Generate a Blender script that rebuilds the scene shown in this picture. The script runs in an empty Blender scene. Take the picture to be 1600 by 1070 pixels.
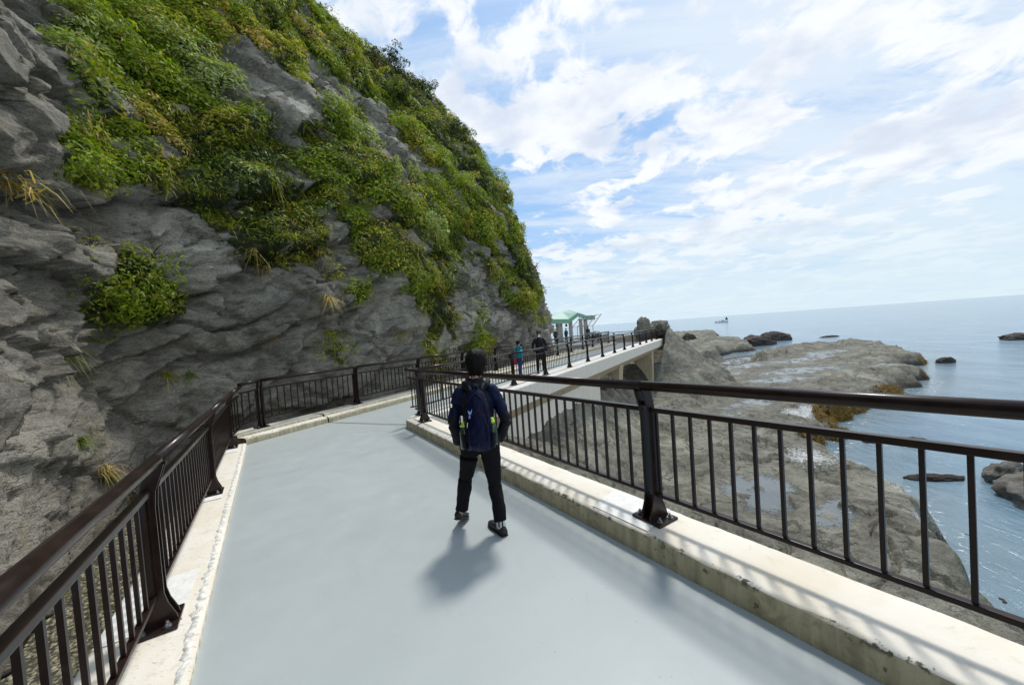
import bpy, bmesh, math, random
import numpy as np
from mathutils import Vector, Matrix
R = math.radians
random.seed(7)
S = bpy.context.scene
COL = S.collection

# ------------------------------------------------------------------ camera
CAM_Z = 1.8
PX = 578.0                                   # focal length in pixels of the 1600 px wide photograph
_r = math.atan(40/560.0); _p = math.atan(18/PX)
F_ = Vector((0, math.cos(_p), -math.sin(_p))); U_ = Vector((0, math.sin(_p), math.cos(_p))); X_ = Vector((1, 0, 0))
Ri = X_*math.cos(_r) - U_*math.sin(_r); Ui = X_*math.sin(_r) + U_*math.cos(_r)
cam_d = bpy.data.cameras.new('camera'); cam = bpy.data.objects.new('camera', cam_d); COL.objects.link(cam)
cam_d.sensor_width = 36; cam_d.lens = PX/1600*36; cam_d.clip_start = .05; cam_d.clip_end = 60000
M_ = Matrix((Ri, Ui, -F_)).transposed().to_4x4(); M_.translation = (0, 0, CAM_Z)
cam.matrix_world = M_
S.camera = cam
S.view_settings.view_transform = 'Standard'; S.view_settings.look = 'None'
S.view_settings.gamma = 1; S.view_settings.exposure = 0.33

# ------------------------------------------------------------------ sun and sky
SUN_EL, SUN_AZ = 60.0, 17.0                  # azimuth from +Y towards +X
sd = bpy.data.lights.new('sun', 'SUN'); sun = bpy.data.objects.new('sun', sd); COL.objects.link(sun)
sd.energy = 2.0; sd.angle = R(7.5); sd.color = (1, .955, .88)
sv = Vector((math.sin(R(SUN_AZ))*math.cos(R(SUN_EL)), math.cos(R(SUN_AZ))*math.cos(R(SUN_EL)), math.sin(R(SUN_EL))))
sun.rotation_euler = sv.to_track_quat('Z', 'Y').to_euler(); sun.location = sv*80

class NT:
    """small helper for writing node trees"""
    def __init__(s, tree): s.t = tree; s.n = tree.nodes; s.l = tree.links
    def new(s, typ, **kw):
        nd = s.n.new(typ)
        ins = kw.pop('ins', {})
        for k, v in kw.items(): setattr(nd, k, v)
        for k, v in ins.items(): s.put(nd.inputs[k], v)
        return nd
    def put(s, sock, v):
        if isinstance(v, bpy.types.NodeSocket): s.l.new(v, sock)
        elif isinstance(v, bpy.types.Node): s.l.new(v.outputs[0], sock)
        elif v is not None: sock.default_value = v
    def math(s, op, a, b=None, c=None, clamp=False):
        nd = s.n.new('ShaderNodeMath'); nd.operation = op; nd.use_clamp = clamp
        for i, v in enumerate((a, b, c)):
            if v is not None: s.put(nd.inputs[i], v)
        return nd.outputs[0]
    def vmath(s, op, a, b=None):
        nd = s.n.new('ShaderNodeVectorMath'); nd.operation = op
        s.put(nd.inputs[0], a)
        if b is not None: s.put(nd.inputs[1], b)
        return nd.outputs[0]
    def smooth(s, v, lo, hi, a=0.0, b=1.0):
        nd = s.n.new('ShaderNodeMapRange'); nd.interpolation_type = 'SMOOTHSTEP'
        s.put(nd.inputs[0], v); nd.inputs[1].default_value = lo; nd.inputs[2].default_value = hi
        nd.inputs[3].default_value = a; nd.inputs[4].default_value = b
        return nd.outputs[0]
    def mix(s, f, a, b, mode='MIX'):
        nd = s.n.new('ShaderNodeMix'); nd.data_type = 'RGBA'; nd.blend_type = mode
        s.put(nd.inputs[0], f)
        for sk, v in ((nd.inputs[6], a), (nd.inputs[7], b)):
            if isinstance(v, tuple): v = (*v[:3], 1)
            s.put(sk, v)
        return nd.outputs[2]
    def noise(s, vec, scale, detail=6, rough=.55, dist=0.0, lac=2.0):
        nd = s.n.new('ShaderNodeTexNoise')
        if vec is not None: s.put(nd.inputs['Vector'], vec)
        nd.inputs['Scale'].default_value = scale; nd.inputs['Detail'].default_value = detail
        nd.inputs['Roughness'].default_value = rough; nd.inputs['Distortion'].default_value = dist
        nd.inputs['Lacunarity'].default_value = lac
        return nd.outputs[0]
    def mapping(s, vec, scale=(1, 1, 1), loc=(0, 0, 0), rot=(0, 0, 0)):
        nd = s.n.new('ShaderNodeMapping'); s.put(nd.inputs[0], vec)
        nd.inputs[1].default_value = loc; nd.inputs[2].default_value = rot; nd.inputs[3].default_value = scale
        return nd.outputs[0]

W = bpy.data.worlds.new('World'); S.world = W; W.use_nodes = True
w = NT(W.node_tree); w.n.clear()
sky = w.new('ShaderNodeTexSky', sky_type='NISHITA', sun_disc=False, sun_elevation=R(SUN_EL), sun_rotation=R(SUN_AZ))
sky.altitude = 0; sky.air_density = 1.0; sky.dust_density = 1.2; sky.ozone_density = 1.5
tc = w.new('ShaderNodeTexCoord').outputs['Generated']
sx = w.new('ShaderNodeSeparateXYZ', ins={0: tc})
zc = w.math('MAXIMUM', sx.outputs[2], 0.0)
den = w.math('ADD', zc, .16)
px_ = w.math('DIVIDE', sx.outputs[0], den); py_ = w.math('DIVIDE', sx.outputs[1], den)
cp = w.new('ShaderNodeCombineXYZ', ins={0: px_, 1: py_, 2: 0.0}).outputs[0]
cpm = w.mapping(cp, scale=(1, 1, 1), loc=(9.7, 8.3, 0.0), rot=(0, 0, R(20)))
warp = w.new('ShaderNodeVectorMath', operation='SCALE', ins={0: w.new('ShaderNodeTexNoise', ins={'Vector': cpm, 'Scale': 2.2, 'Detail': 3.0}).outputs[1], 3: .35}).outputs[0]
cpw = w.vmath('ADD', cpm, warp)
n1 = w.noise(cpm, .85, 4, .5, .2)                        # where the cloud banks lie
n2 = w.noise(cpw, 4.4, 10, .60, .0)                      # puffs
n3 = w.noise(w.mapping(cp, scale=(.42, 1.5, 1), loc=(7, 1, 0), rot=(0, 0, R(-32))), 1.5, 10, .66, .5)   # thin streaked veil
right = w.smooth(sx.outputs[0], .02, .62)
dn = w.math('ADD', w.math('ADD', w.math('MULTIPLY', n1, .50), w.math('MULTIPLY', n2, .50)), w.math('MULTIPLY', right, .022))
cum = w.smooth(dn, .480, .548)
veil = w.math('MULTIPLY', w.smooth(w.math('ADD', n3, w.math('MULTIPLY', right, .20)), .44, .72), .92)
low = w.smooth(zc, .0, .30, .85, 0.0)                    # the air thickens to white near the horizon
skyc = w.mix(.60, sky.outputs[0], (2.4, 4.7, 8.0))
shade = w.smooth(w.noise(cpm, 3.0, 6, .55), .42, .66)
cloudc = w.mix(shade, (7.9, 8.1, 8.4), (5.7, 6.3, 7.3))
c1 = w.mix(veil, skyc, (6.2, 7.0, 7.9))
c2 = w.mix(w.math('MULTIPLY', cum, .95), c1, cloudc)
c3 = w.mix(low, c2, (5.6, 6.8, 7.5))
# thin cloud is brightest round the sun; unseen sky opposite brightened for added fill
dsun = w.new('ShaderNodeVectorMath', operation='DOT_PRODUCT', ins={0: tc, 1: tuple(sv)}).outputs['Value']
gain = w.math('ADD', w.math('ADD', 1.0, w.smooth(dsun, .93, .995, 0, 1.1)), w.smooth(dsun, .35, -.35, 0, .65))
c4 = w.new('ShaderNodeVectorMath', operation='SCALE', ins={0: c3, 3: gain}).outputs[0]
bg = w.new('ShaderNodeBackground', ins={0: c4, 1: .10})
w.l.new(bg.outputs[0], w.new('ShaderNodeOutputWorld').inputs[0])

# ------------------------------------------------------------------ numeric helpers
def _h(ix, iy, iz, seed):
    n = (ix*374761393 + iy*668265263 + iz*2147483647 + seed*1274126177) & 0xffffffff
    n = ((n ^ (n >> 13))*1274126177) & 0xffffffff
    n = ((n ^ (n >> 16))*2246822519) & 0xffffffff
    return (n ^ (n >> 15)).astype(np.int64)
_G = np.array([(1,1,0),(-1,1,0),(1,-1,0),(-1,-1,0),(1,0,1),(-1,0,1),(1,0,-1),(-1,0,-1),(0,1,1),(0,-1,1),(0,1,-1),(0,-1,-1)], float)
def perlin(x, y, z=None, seed=0):
    x = np.asarray(x, float); y = np.asarray(y, float)
    z = np.zeros_like(x) + .37 if z is None else np.asarray(z, float)
    xi, yi, zi = np.floor(x).astype(np.int64), np.floor(y).astype(np.int64), np.floor(z).astype(np.int64)
    xf, yf, zf = x-xi, y-yi, z-zi
    u, v, t = xf**3*(xf*(xf*6-15)+10), yf**3*(yf*(yf*6-15)+10), zf**3*(zf*(zf*6-15)+10)
    out = 0
    for dx in (0, 1):
        for dy in (0, 1):
            for dz in (0, 1):
                g = _G[_h(xi+dx, yi+dy, zi+dz, seed) % 12]
                d = g[..., 0]*(xf-dx) + g[..., 1]*(yf-dy) + g[..., 2]*(zf-dz)
                out = out + d*(u if dx else 1-u)*(v if dy else 1-v)*(t if dz else 1-t)
    return out
def fbm(x, y, z=None, octs=5, seed=0, gain=.5, ridged=False):
    a, f, o, tot = 1.0, 1.0, 0, 0
    for k in range(octs):
        n = perlin(x*f, y*f, None if z is None else z*f, seed+k*17)
        if ridged: n = .5-np.abs(n)*1.6
        o = o+n*a; tot += a; a *= gain; f *= 2.03
    return o/tot
def worley(x, y, seed=0):
    """F1, F2-F1, and for the nearest cell three random numbers and the offset to its point"""
    xi, yi = np.floor(x).astype(np.int64), np.floor(y).astype(np.int64)
    b1 = np.full(x.shape, 9.0); b2 = np.full(x.shape, 9.0)
    ra = np.zeros(x.shape); rb = np.zeros(x.shape); rc = np.zeros(x.shape); ox = np.zeros(x.shape); oy = np.zeros(x.shape)
    for dx in (-1, 0, 1):
        for dy in (-1, 0, 1):
            cx, cy = xi+dx, yi+dy
            jx = (_h(cx, cy, cx*0, seed) % 1000)/1000.; jy = (_h(cx, cy, cx*0, seed+1) % 1000)/1000.
            qx, qy = x-(cx+jx), y-(cy+jy); d = np.sqrt(qx*qx+qy*qy)
            m = d < b1
            b2 = np.where(m, b1, np.minimum(b2, d))
            ra = np.where(m, (_h(cx, cy, cx*0, seed+2) % 1000)/1000., ra)
            rb = np.where(m, (_h(cx, cy, cx*0, seed+3) % 1000)/1000., rb)
            rc = np.where(m, (_h(cx, cy, cx*0, seed+4) % 1000)/1000., rc)
            ox = np.where(m, qx, ox); oy = np.where(m, qy, oy)
            b1 = np.where(m, d, b1)
    return b1, b2-b1, ra, rb, rc, ox, oy
def sstep(x, a, b):
    t = np.clip((x-a)/(b-a), 0, 1); return t*t*(3-2*t)
def sdist(px, py, poly):
    """signed distance to a polygon, positive inside"""
    d = np.full(px.shape, 1e9); ins = np.zeros(px.shape, bool)
    n = len(poly)
    for i in range(n):
        ax, ay = poly[i]; bx, by = poly[(i+1) % n]
        ex, ey = bx-ax, by-ay; L = ex*ex+ey*ey+1e-12
        t = np.clip(((px-ax)*ex+(py-ay)*ey)/L, 0, 1)
        d = np.minimum(d, np.hypot(px-ax-t*ex, py-ay-t*ey))
        c = ((ay > py) != (by > py)) & (px < (bx-ax)*(py-ay)/((by-ay) if abs(by-ay) > 1e-9 else 1e-9)+ax)
        ins ^= c
    return np.where(ins, d, -d)
def to_px(P):
    """where a world point stands in the photograph (1600 px wide), used to read outlines of growth off the photo"""
    X, Y, Z = P[..., 0], P[..., 1], P[..., 2]-CAM_Z
    fz = Y*F_.y+Z*F_.z; fz = np.where(fz < .05, .05, fz)
    a = X/fz*PX; b = -(Y*U_.y+Z*U_.z)/fz*PX
    c, s = math.cos(_r), math.sin(_r)
    return a*c+b*s+800, -a*s+b*c+535

# ------------------------------------------------------------------ object helpers
def tag(o, label=None, cat=None, group=None, kind=None):
    if label: o['label'] = label
    if cat: o['category'] = cat
    if group: o['group'] = group
    if kind: o['kind'] = kind
    return o
def link(o, parent=None):
    COL.objects.link(o)
    if parent is not None: o.parent = parent
    return o
def empty(name, loc, rz=0, label=None, cat=None, group=None):
    o = bpy.data.objects.new(name, None); o.empty_display_size = .1
    o.location = loc; o.rotation_euler = (0, 0, rz); link(o)
    return tag(o, label, cat, group)
def mesh_np(name, V, Fq, mat, parent=None, smooth=True, cols=None, attrs=None):
    V = np.asarray(V, np.float32).reshape(-1, 3); Fq = np.asarray(Fq, np.int32)
    k = Fq.shape[1]; m = bpy.data.meshes.new(name)
    m.vertices.add(len(V)); m.vertices.foreach_set('co', V.ravel())
    m.loops.add(Fq.size); m.loops.foreach_set('vertex_index', Fq.ravel())
    m.polygons.add(len(Fq)); m.polygons.foreach_set('loop_start', np.arange(0, Fq.size, k, dtype=np.int32))
    try: m.polygons.foreach_set('loop_total', np.full(len(Fq), k, np.int32))
    except Exception: pass
    m.update(calc_edges=True)
    if cols is not None:
        ca = m.color_attributes.new('Col', 'FLOAT_COLOR', 'POINT')
        c4 = np.ones((len(V), 4), np.float32); c4[:, :3] = cols; ca.data.foreach_set('color', c4.ravel())
    for kk, vv in (attrs or {}).items():
        at = m.attributes.new(kk, 'FLOAT', 'POINT'); at.data.foreach_set('value', np.asarray(vv, np.float32).ravel())
    if smooth: m.polygons.foreach_set('use_smooth', np.ones(len(Fq), bool))
    if mat: m.materials.append(mat)
    m.validate()
    return link(bpy.data.objects.new(name, m), parent)
def grid_faces(nu, nv, wrap=False):
    i = np.arange(nu-1)[:, None]; j = np.arange(nv if wrap else nv-1)[None, :]
    a = i*nv+j; b = i*nv+(j+1) % nv; c = (i+1)*nv+(j+1) % nv; d = (i+1)*nv+j
    return np.stack([a, d, c, b], -1).reshape(-1, 4)
class MB:
    def __init__(s): s.v = []; s.f = []
    def add(s, vs, fs):
        o = len(s.v); s.v += [tuple(v) for v in vs]; s.f += [tuple(i+o for i in f) for f in fs]; return s
    def box(s, c, d, rot=None, bev=0.0):
        x, y, z = d[0]/2, d[1]/2, d[2]/2
        M = rot or Matrix.Identity(3); c = Vector(c)
        if bev > 0:
            bm = bmesh.new(); bmesh.ops.create_cube(bm, size=1)
            for v in bm.verts: v.co = Vector((v.co.x*d[0], v.co.y*d[1], v.co.z*d[2]))
            bmesh.ops.bevel(bm, geom=bm.edges[:], offset=bev, segments=2, affect='EDGES', profile=.6)
            bm.verts.index_update()
            s.add([c+M@v.co for v in bm.verts], [[v.index for v in f.verts] for f in bm.faces]); bm.free(); return s
        vs = [c+M@Vector((a*x, b*y, e*z)) for a, b, e in ((-1,-1,-1),(1,-1,-1),(1,1,-1),(-1,1,-1),(-1,-1,1),(1,-1,1),(1,1,1),(-1,1,1))]
        return s.add(vs, [(0,3,2,1),(4,5,6,7),(0,1,5,4),(1,2,6,5),(2,3,7,6),(3,0,4,7)])
    def prism(s, poly, axis, a, b):
        """extrude a 2-D polygon along an axis index"""
        n = len(poly)
        def P(p, t):
            q = list(p); q.insert(axis, t); return tuple(q)
        vs = [P(p, a) for p in poly]+[P(p, b) for p in poly]
        fs = [tuple(range(n)), tuple(range(2*n-1, n-1, -1))]+[(i, i+n, (i+1) % n+n, (i+1) % n) for i in range(n)]
        return s.add(vs, fs)
    def tube(s, pts, r, n=10, caps=True):
        pts = [Vector(p) for p in pts]; m = len(pts)
        rr = r if isinstance(r, (list, tuple)) else [r]*m
        vs = []; up = Vector((0, 0, 1))
        for i, p in enumerate(pts):
            t = (pts[min(i+1, m-1)]-pts[max(i-1, 0)]).normalized()
            a = t.cross(up) if abs(t.dot(up)) < .95 else t.cross(Vector((1, 0, 0)))
            a.normalize(); b = t.cross(a).normalized()
            ra, rb = rr[i] if isinstance(rr[i], tuple) else (rr[i], rr[i])
            for k in range(n):
                th = 2*math.pi*k/n; vs.append(p+a*ra*math.cos(th)+b*rb*math.sin(th))
        fs = [(i*n+k, (i+1)*n+k, (i+1)*n+(k+1) % n, i*n+(k+1) % n) for i in range(m-1) for k in range(n)]
        if caps: fs += [tuple(range(n)), tuple(range(m*n-1, (m-1)*n-1, -1))]
        return s.add(vs, fs)
    def build(s, name, mat, parent=None, smooth=False, loc=None):
        m = bpy.data.meshes.new(name); m.from_pydata(s.v, [], s.f)
        bm = bmesh.new(); bm.from_mesh(m); bmesh.ops.recalc_face_normals(bm, faces=bm.faces); bm.to_mesh(m); bm.free()
        m.validate()
        if smooth:
            for p in m.polygons: p.use_smooth = True
        m.materials.append(mat)
        o = link(bpy.data.objects.new(name, m), parent)
        if loc: o.location = loc
        return o

# ------------------------------------------------------------------ materials
def mat(name, base=(.5, .5, .5), rough=.6, metal=0, spec=.5, coat=0):
    m = bpy.data.materials.new(name); m.use_nodes = True
    t = NT(m.node_tree); b = t.n['Principled BSDF']
    b.inputs['Base Color'].default_value = (*base, 1); b.inputs['Roughness'].default_value = rough
    b.inputs['Metallic'].default_value = metal; b.inputs['Specular IOR Level'].default_value = spec
    b.inputs['Coat Weight'].default_value = coat
    return m, t, b
def bump(t, b, height, strength=.3, dist=.02, prev=None):
    nd = t.new('ShaderNodeBump', ins={'Height': height}); nd.inputs['Strength'].default_value = strength
    nd.inputs['Distance'].default_value = dist
    if prev is not None: t.l.new(prev, nd.inputs['Normal'])
    if b is not None: t.l.new(nd.outputs[0], b.inputs['Normal'])
    return nd.outputs[0]
def simple(name, base, rough=.6, var=.12, scale=30, metal=0, spec=.5, bmp=.0, coat=0, coords='Object', bscale=None):
    m, t, b = mat(name, base, rough, metal, spec, coat)
    co = t.new('ShaderNodeTexCoord').outputs[coords]
    n = t.noise(co, scale, 4, .6)
    lo = tuple(c*(1-var) for c in base); hi = tuple(min(1, c*(1+var)) for c in base)
    t.put(b.inputs['Base Color'], t.mix(t.smooth(n, .3, .7), lo, hi))
    t.put(b.inputs['Roughness'], t.smooth(n, .25, .75, max(.03, rough-.07), min(1, rough+.07)))
    if bmp: bump(t, b, t.noise(co, bscale or scale*2, 5, .6), bmp, .01)
    return m
M = {}
M['bronze'] = simple('bronze_paint', (.020, .0105, .008), .33, .3, 9, spec=.20, coat=.12)
M['bronze'].node_tree.nodes['Principled BSDF'].inputs['Coat Roughness'].default_value = .12
M['bolt'] = simple('galvanised_steel', (.30, .32, .34), .38, .2, 60, metal=.9)

def world_pos(t): return t.new('ShaderNodeNewGeometry').outputs['Position']
_t = NT(M['bronze'].node_tree); _b = _t.n['Principled BSDF']; _g = world_pos(_t)
_c = _b.inputs['Base Color'].links[0].from_socket
_c = _t.mix(_t.math('MULTIPLY', _t.smooth(_t.noise(_g, 7, 7, .75, .4), .60, .70), .35), _c, (.075, .062, .055))     # dust and salt bloom
_c = _t.mix(_t.smooth(_t.noise(_g, 55, 5, .7), .715, .735), _c, (.16, .065, .03))                                   # chips showing rust
_t.put(_b.inputs['Base Color'], _c)
# grey floor coating
m, t, b = mat('floor_coating', (.34, .40, .405), .42, spec=.45); M['floor'] = m
g = world_pos(t)
n_big = t.noise(g, .55, 5, .55, .4); n_mid = t.noise(g, 3.2, 8, .7, .3); n_fine = t.noise(g, 240, 3, .6)
c = t.mix(t.smooth(n_big, .2, .8), (.385, .420, .408), (.435, .470, .457))
c = t.mix(t.math('MULTIPLY', t.smooth(n_mid, .5, .75), .22), c, (.44, .475, .465))
scr = t.noise(t.mapping(g, scale=(1, .09, 1), rot=(0, 0, R(-32))), 26, 5, .7)
c = t.mix(t.math('MULTIPLY', t.smooth(scr, .62, .74), .22), c, (.30, .35, .36))
st_ = t.noise(g, 1.3, 9, .75, 1.2); c = t.mix(t.math('MULTIPLY', t.smooth(st_, .60, .72), .28), c, (.29, .31, .29))
sw_ = t.noise(t.mapping(g, scale=(.25, 1, 1), rot=(0, 0, R(40))), 9, 8, .75, .6); c = t.mix(t.math('MULTIPLY', t.smooth(sw_, .60, .70), .22), c, (.52, .54, .52))
sp = t.noise(g, 34, 2, .5)
c = t.mix(t.math('MULTIPLY', t.smooth(sp, .74, .79), .55), c, (.17, .19, .19))
c = t.mix(t.math('MULTIPLY', t.math('SUBTRACT', n_fine, .5), .9, clamp=True), c, (.52, .56, .57))
t.put(b.inputs['Base Color'], c); t.put(b.inputs['Roughness'], t.smooth(n_mid, .3, .7, .36, .52))
bump(t, b, n_fine, .22, .003, bump(t, None, n_mid, .10, .02))

# cream painted concrete; attribute edge marks arrises, side marks vertical faces
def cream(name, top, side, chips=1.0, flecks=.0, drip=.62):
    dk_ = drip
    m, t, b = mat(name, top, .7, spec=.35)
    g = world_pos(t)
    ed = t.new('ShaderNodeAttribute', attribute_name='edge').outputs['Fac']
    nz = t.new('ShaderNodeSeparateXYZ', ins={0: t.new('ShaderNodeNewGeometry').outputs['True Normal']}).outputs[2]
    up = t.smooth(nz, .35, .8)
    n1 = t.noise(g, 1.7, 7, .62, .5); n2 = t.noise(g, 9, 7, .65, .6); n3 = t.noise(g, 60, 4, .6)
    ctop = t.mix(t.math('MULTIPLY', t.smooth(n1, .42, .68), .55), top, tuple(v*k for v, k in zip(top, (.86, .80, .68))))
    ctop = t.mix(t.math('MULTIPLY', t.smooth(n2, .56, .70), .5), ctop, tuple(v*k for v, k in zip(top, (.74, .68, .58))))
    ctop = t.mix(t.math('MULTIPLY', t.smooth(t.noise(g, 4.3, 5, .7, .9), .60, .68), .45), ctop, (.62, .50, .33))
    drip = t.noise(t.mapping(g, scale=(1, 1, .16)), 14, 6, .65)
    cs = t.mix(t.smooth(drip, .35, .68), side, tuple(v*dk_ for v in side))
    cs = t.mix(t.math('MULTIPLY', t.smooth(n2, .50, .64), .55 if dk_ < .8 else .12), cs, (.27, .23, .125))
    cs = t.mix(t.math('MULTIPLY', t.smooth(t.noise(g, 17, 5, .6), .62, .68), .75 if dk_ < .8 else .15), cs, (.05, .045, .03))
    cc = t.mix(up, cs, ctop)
    if flecks:
        fl = t.noise(t.mapping(g, scale=(1, 3.2, 1), rot=(0, 0, R(30))), 26, 4, .6, .8)
        cc = t.mix(t.math('MULTIPLY', t.smooth(fl, .60, .655), flecks), cc, (.44, .37, .27))
    ch = t.math('MULTIPLY', t.smooth(ed, .35, .95), t.smooth(t.noise(g, 12, 6, .7, .3), .55, .62))
    cc = t.mix(t.math('MULTIPLY', ch, chips), cc, (.12, .105, .08))
    t.put(b.inputs['Base Color'], cc)
    bp = bump(t, None, n3, .25, .004); bump(t, b, n2, .5, .006, bp)
    return m
M['kerb'] = cream('kerb_paint', (.80, .75, .645), (.56, .49, .31))  # side colour is grime, with some shade painted in
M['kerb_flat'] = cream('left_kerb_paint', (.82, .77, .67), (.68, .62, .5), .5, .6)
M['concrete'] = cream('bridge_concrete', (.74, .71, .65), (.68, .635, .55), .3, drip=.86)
M['concrete_tan'] = cream('bridge_shaded_concrete', (.55, .48, .36), (.47, .385, .25), .3)  # tan colour carries the shade of the slanted face under the beam
M['patch'] = simple('pale_repair_mortar', (.82, .80, .75), .75, .08, 20, bmp=.2)
M['crumble'] = simple('crumbling_sealant', (.68, .66, .60), .8, .35, 24, bmp=.8, bscale=60)
M['joint'] = simple('joint_filler', (.07, .075, .08), .8, .2, 40)

# rock
def rock(name, dark, mid, light, tint, bstr=.9, grain=.10, strata=(0, 0, 0), vegattr=False, sc=1.0, wet=False, fres=True):
    m, t, b = mat(name, mid, .82, spec=.3)
    g = world_pos(t)
    gs = t.mapping(g, scale=(1, 1, 2.6), rot=strata)
    gr = t.noise(g, 38*sc, 7, .8)
    n1 = t.noise(g, .45*sc, 7, .6, .6); n2 = t.noise(gs, 2.1*sc, 9, .62, .8); n3 = t.noise(gs, 12*sc, 9, .72, .3); n4 = t.noise(g, 70*sc, 5, .75)
    c = t.mix(t.smooth(n2, .34, .66), dark, mid)
    c = t.mix(t.smooth(n1, .45, .72), c, light)
    c = t.mix(t.math('MULTIPLY', t.smooth(n3, .52, .72), .5), c, light)
    c = t.mix(t.math('MULTIPLY', t.smooth(t.noise(g, 1.1*sc, 6, .65, .9), .56, .70), .55), c, tint)
    c = t.mix(t.math('MULTIPLY', t.smooth(n3, .47, .30), .65), c, tuple(v*.55 for v in dark))
    c = t.mix(t.smooth(gr, .56, .40, 0, .50), c, tuple(v*.5 for v in dark)); c = t.mix(t.smooth(gr, .56, .70, 0, .35), c, light)
    vo = t.new('ShaderNodeTexVoronoi', feature='DISTANCE_TO_EDGE'); vo.inputs['Scale'].default_value = 1.3*sc
    t.put(vo.inputs['Vector'], t.vmath('ADD', gs, t.new('ShaderNodeVectorMath', operation='SCALE', ins={0: t.new('ShaderNodeTexNoise', ins={'Vector': gs, 'Scale': 1.6, 'Detail': 6.0}).outputs[1], 3: 1.4}).outputs[0]))
    crack = t.smooth(vo.outputs[0], .0, .022, 1, 0)
    crm = t.math('MULTIPLY', crack, t.smooth(n1, .40, .6))
    c = t.mix(t.math('MULTIPLY', crm, .5), c, tuple(v*.35 for v in dark))
    rough = .85
    if vegattr:
        va = t.new('ShaderNodeAttribute', attribute_name='veg').outputs['Fac']
        vm = t.math('MULTIPLY', t.smooth(t.math('ADD', va, t.math('MULTIPLY', t.math('SUBTRACT', n3, .5), 1.2)), .35, .75), .92)
        c = t.mix(vm, c, t.mix(n2, (.012, .020, .006), (.045, .065, .016)))
    hh = t.math('ADD', t.math('ADD', t.math('MULTIPLY', n2, 1.0), t.math('MULTIPLY', n3, .42)), t.math('MULTIPLY', n4, .16))
    hh = t.math('SUBTRACT', hh, t.math('MULTIPLY', crm, .22))
    if wet:
        v2 = t.new('ShaderNodeTexVoronoi', feature='DISTANCE_TO_EDGE'); v2.inputs['Scale'].default_value = .55
        t.put(v2.inputs['Vector'], t.vmath('ADD', t.mapping(g, scale=(1, .55, 1), rot=(0, 0, R(35))), t.new('ShaderNodeVectorMath', operation='SCALE', ins={0: t.new('ShaderNodeTexNoise', ins={'Vector': g, 'Scale': .9, 'Detail': 8.0, 'Roughness': .65}).outputs[1], 3: 1.5}).outputs[0]))
        ck = t.math('MULTIPLY', t.smooth(v2.outputs[0], .0, .030, 1, 0), t.smooth(n2, .38, .55))
        c = t.mix(t.math('MULTIPLY', ck, .75), c, (.045, .04, .03)); hh = t.math('SUBTRACT', hh, t.math('MULTIPLY', ck, .5))
        c = t.mix(t.math('MULTIPLY', t.smooth(t.noise(gs, 4.6, 9, .75, .6), .53, .66), .55), c, (.10, .10, .075))
        wa = t.new('ShaderNodeAttribute', attribute_name='wet').outputs['Fac']
        we = t.new('ShaderNodeAttribute', attribute_name='weed').outputs['Fac']
        zz = t.new('ShaderNodeSeparateXYZ', ins={0: g}).outputs[2]
        c = t.mix(t.smooth(t.math('ADD', zz, t.math('MULTIPLY', t.math('SUBTRACT', n3, .5), .5)), -4.12, -4.55), c, t.mix(.85, c, (.028, .020, .013)))
        wm = t.smooth(t.math('ADD', wa, t.math('MULTIPLY', t.math('SUBTRACT', n3, .5), .9)), .50, .60)
        c = t.mix(t.math('MULTIPLY', wm, .75), c, (.13, .155, .17))
        em = t.smooth(t.math('ADD', we, t.math('MULTIPLY', t.math('SUBTRACT', n3, .5), 1.6)), .42, .62)
        c = t.mix(em, c, t.mix(t.smooth(n3, .35, .65), (.055, .032, .006), (.25, .165, .025)))
        # white salt and barnacle crust where the attribute says so
        sa = t.new('ShaderNodeAttribute', attribute_name='salt').outputs['Fac']
        sm = t.smooth(t.math('ADD', sa, t.math('MULTIPLY', t.math('SUBTRACT', n3, .5), 2.4)), .62, .95)
        c = t.mix(t.math('MULTIPLY', sm, .8), c, (.62, .63, .62))
        t.put(b.inputs['Roughness'], t.mix(wm, (.85, .85, .85), (.20, .20, .20)))
        hh = t.math('MULTIPLY', hh, t.math('SUBTRACT', 1.0, t.math('MULTIPLY', wm, .96)))
    t.put(b.inputs['Base Color'], c)
    bump(t, b, hh, bstr, .16/sc)
    return m
M['cliff'] = rock('cliff_rock', (.160, .148, .120), (.355, .332, .272), (.54, .505, .42), (.40, .345, .225), .9, (R(18), R(25), R(30)), vegattr=True)
M['shore'] = rock('shore_rock', (.105, .098, .074), (.235, .222, .172), (.36, .345, .27), (.20, .175, .11), .60, (R(6), R(-5), R(40)), wet=True)
M['searock'] = rock('sea_rock_wet', (.03, .024, .020), (.075, .055, .045), (.14, .12, .10), (.10, .045, .03), 1.0, (0, 0, 0), sc=1.6)
M['searock_pale'] = rock('sea_rock_pale', (.11, .10, .08), (.22, .21, .175), (.36, .35, .32), (.12, .07, .045), .8, (0, 0, 0), sc=1.6)
# leaves
def leafmat(name, trans=.38, rough=.6):
    m = bpy.data.materials.new(name); m.use_nodes = True; t = NT(m.node_tree); b = t.n['Principled BSDF']
    ca = t.new('ShaderNodeAttribute', attribute_name='Col').outputs['Color']
    t.put(b.inputs['Base Color'], ca); b.inputs['Roughness'].default_value = rough; b.inputs['Specular IOR Level'].default_value = .25
    tr = t.new('ShaderNodeBsdfTranslucent'); t.put(tr.inputs[0], t.mix(1.0, ca, (1.25, 1.35, .5), 'MULTIPLY'))
    mx = t.new('ShaderNodeMixShader'); mx.inputs[0].default_value = trans
    t.l.new(b.outputs[0], mx.inputs[1]); t.l.new(tr.outputs[0], mx.inputs[2])
    t.l.new(mx.outputs[0], t.n['Material Output'].inputs[0])
    return m
M['leaf'] = leafmat('leaves')
M['grass'] = leafmat('grass_blades', .3, .55)
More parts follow.
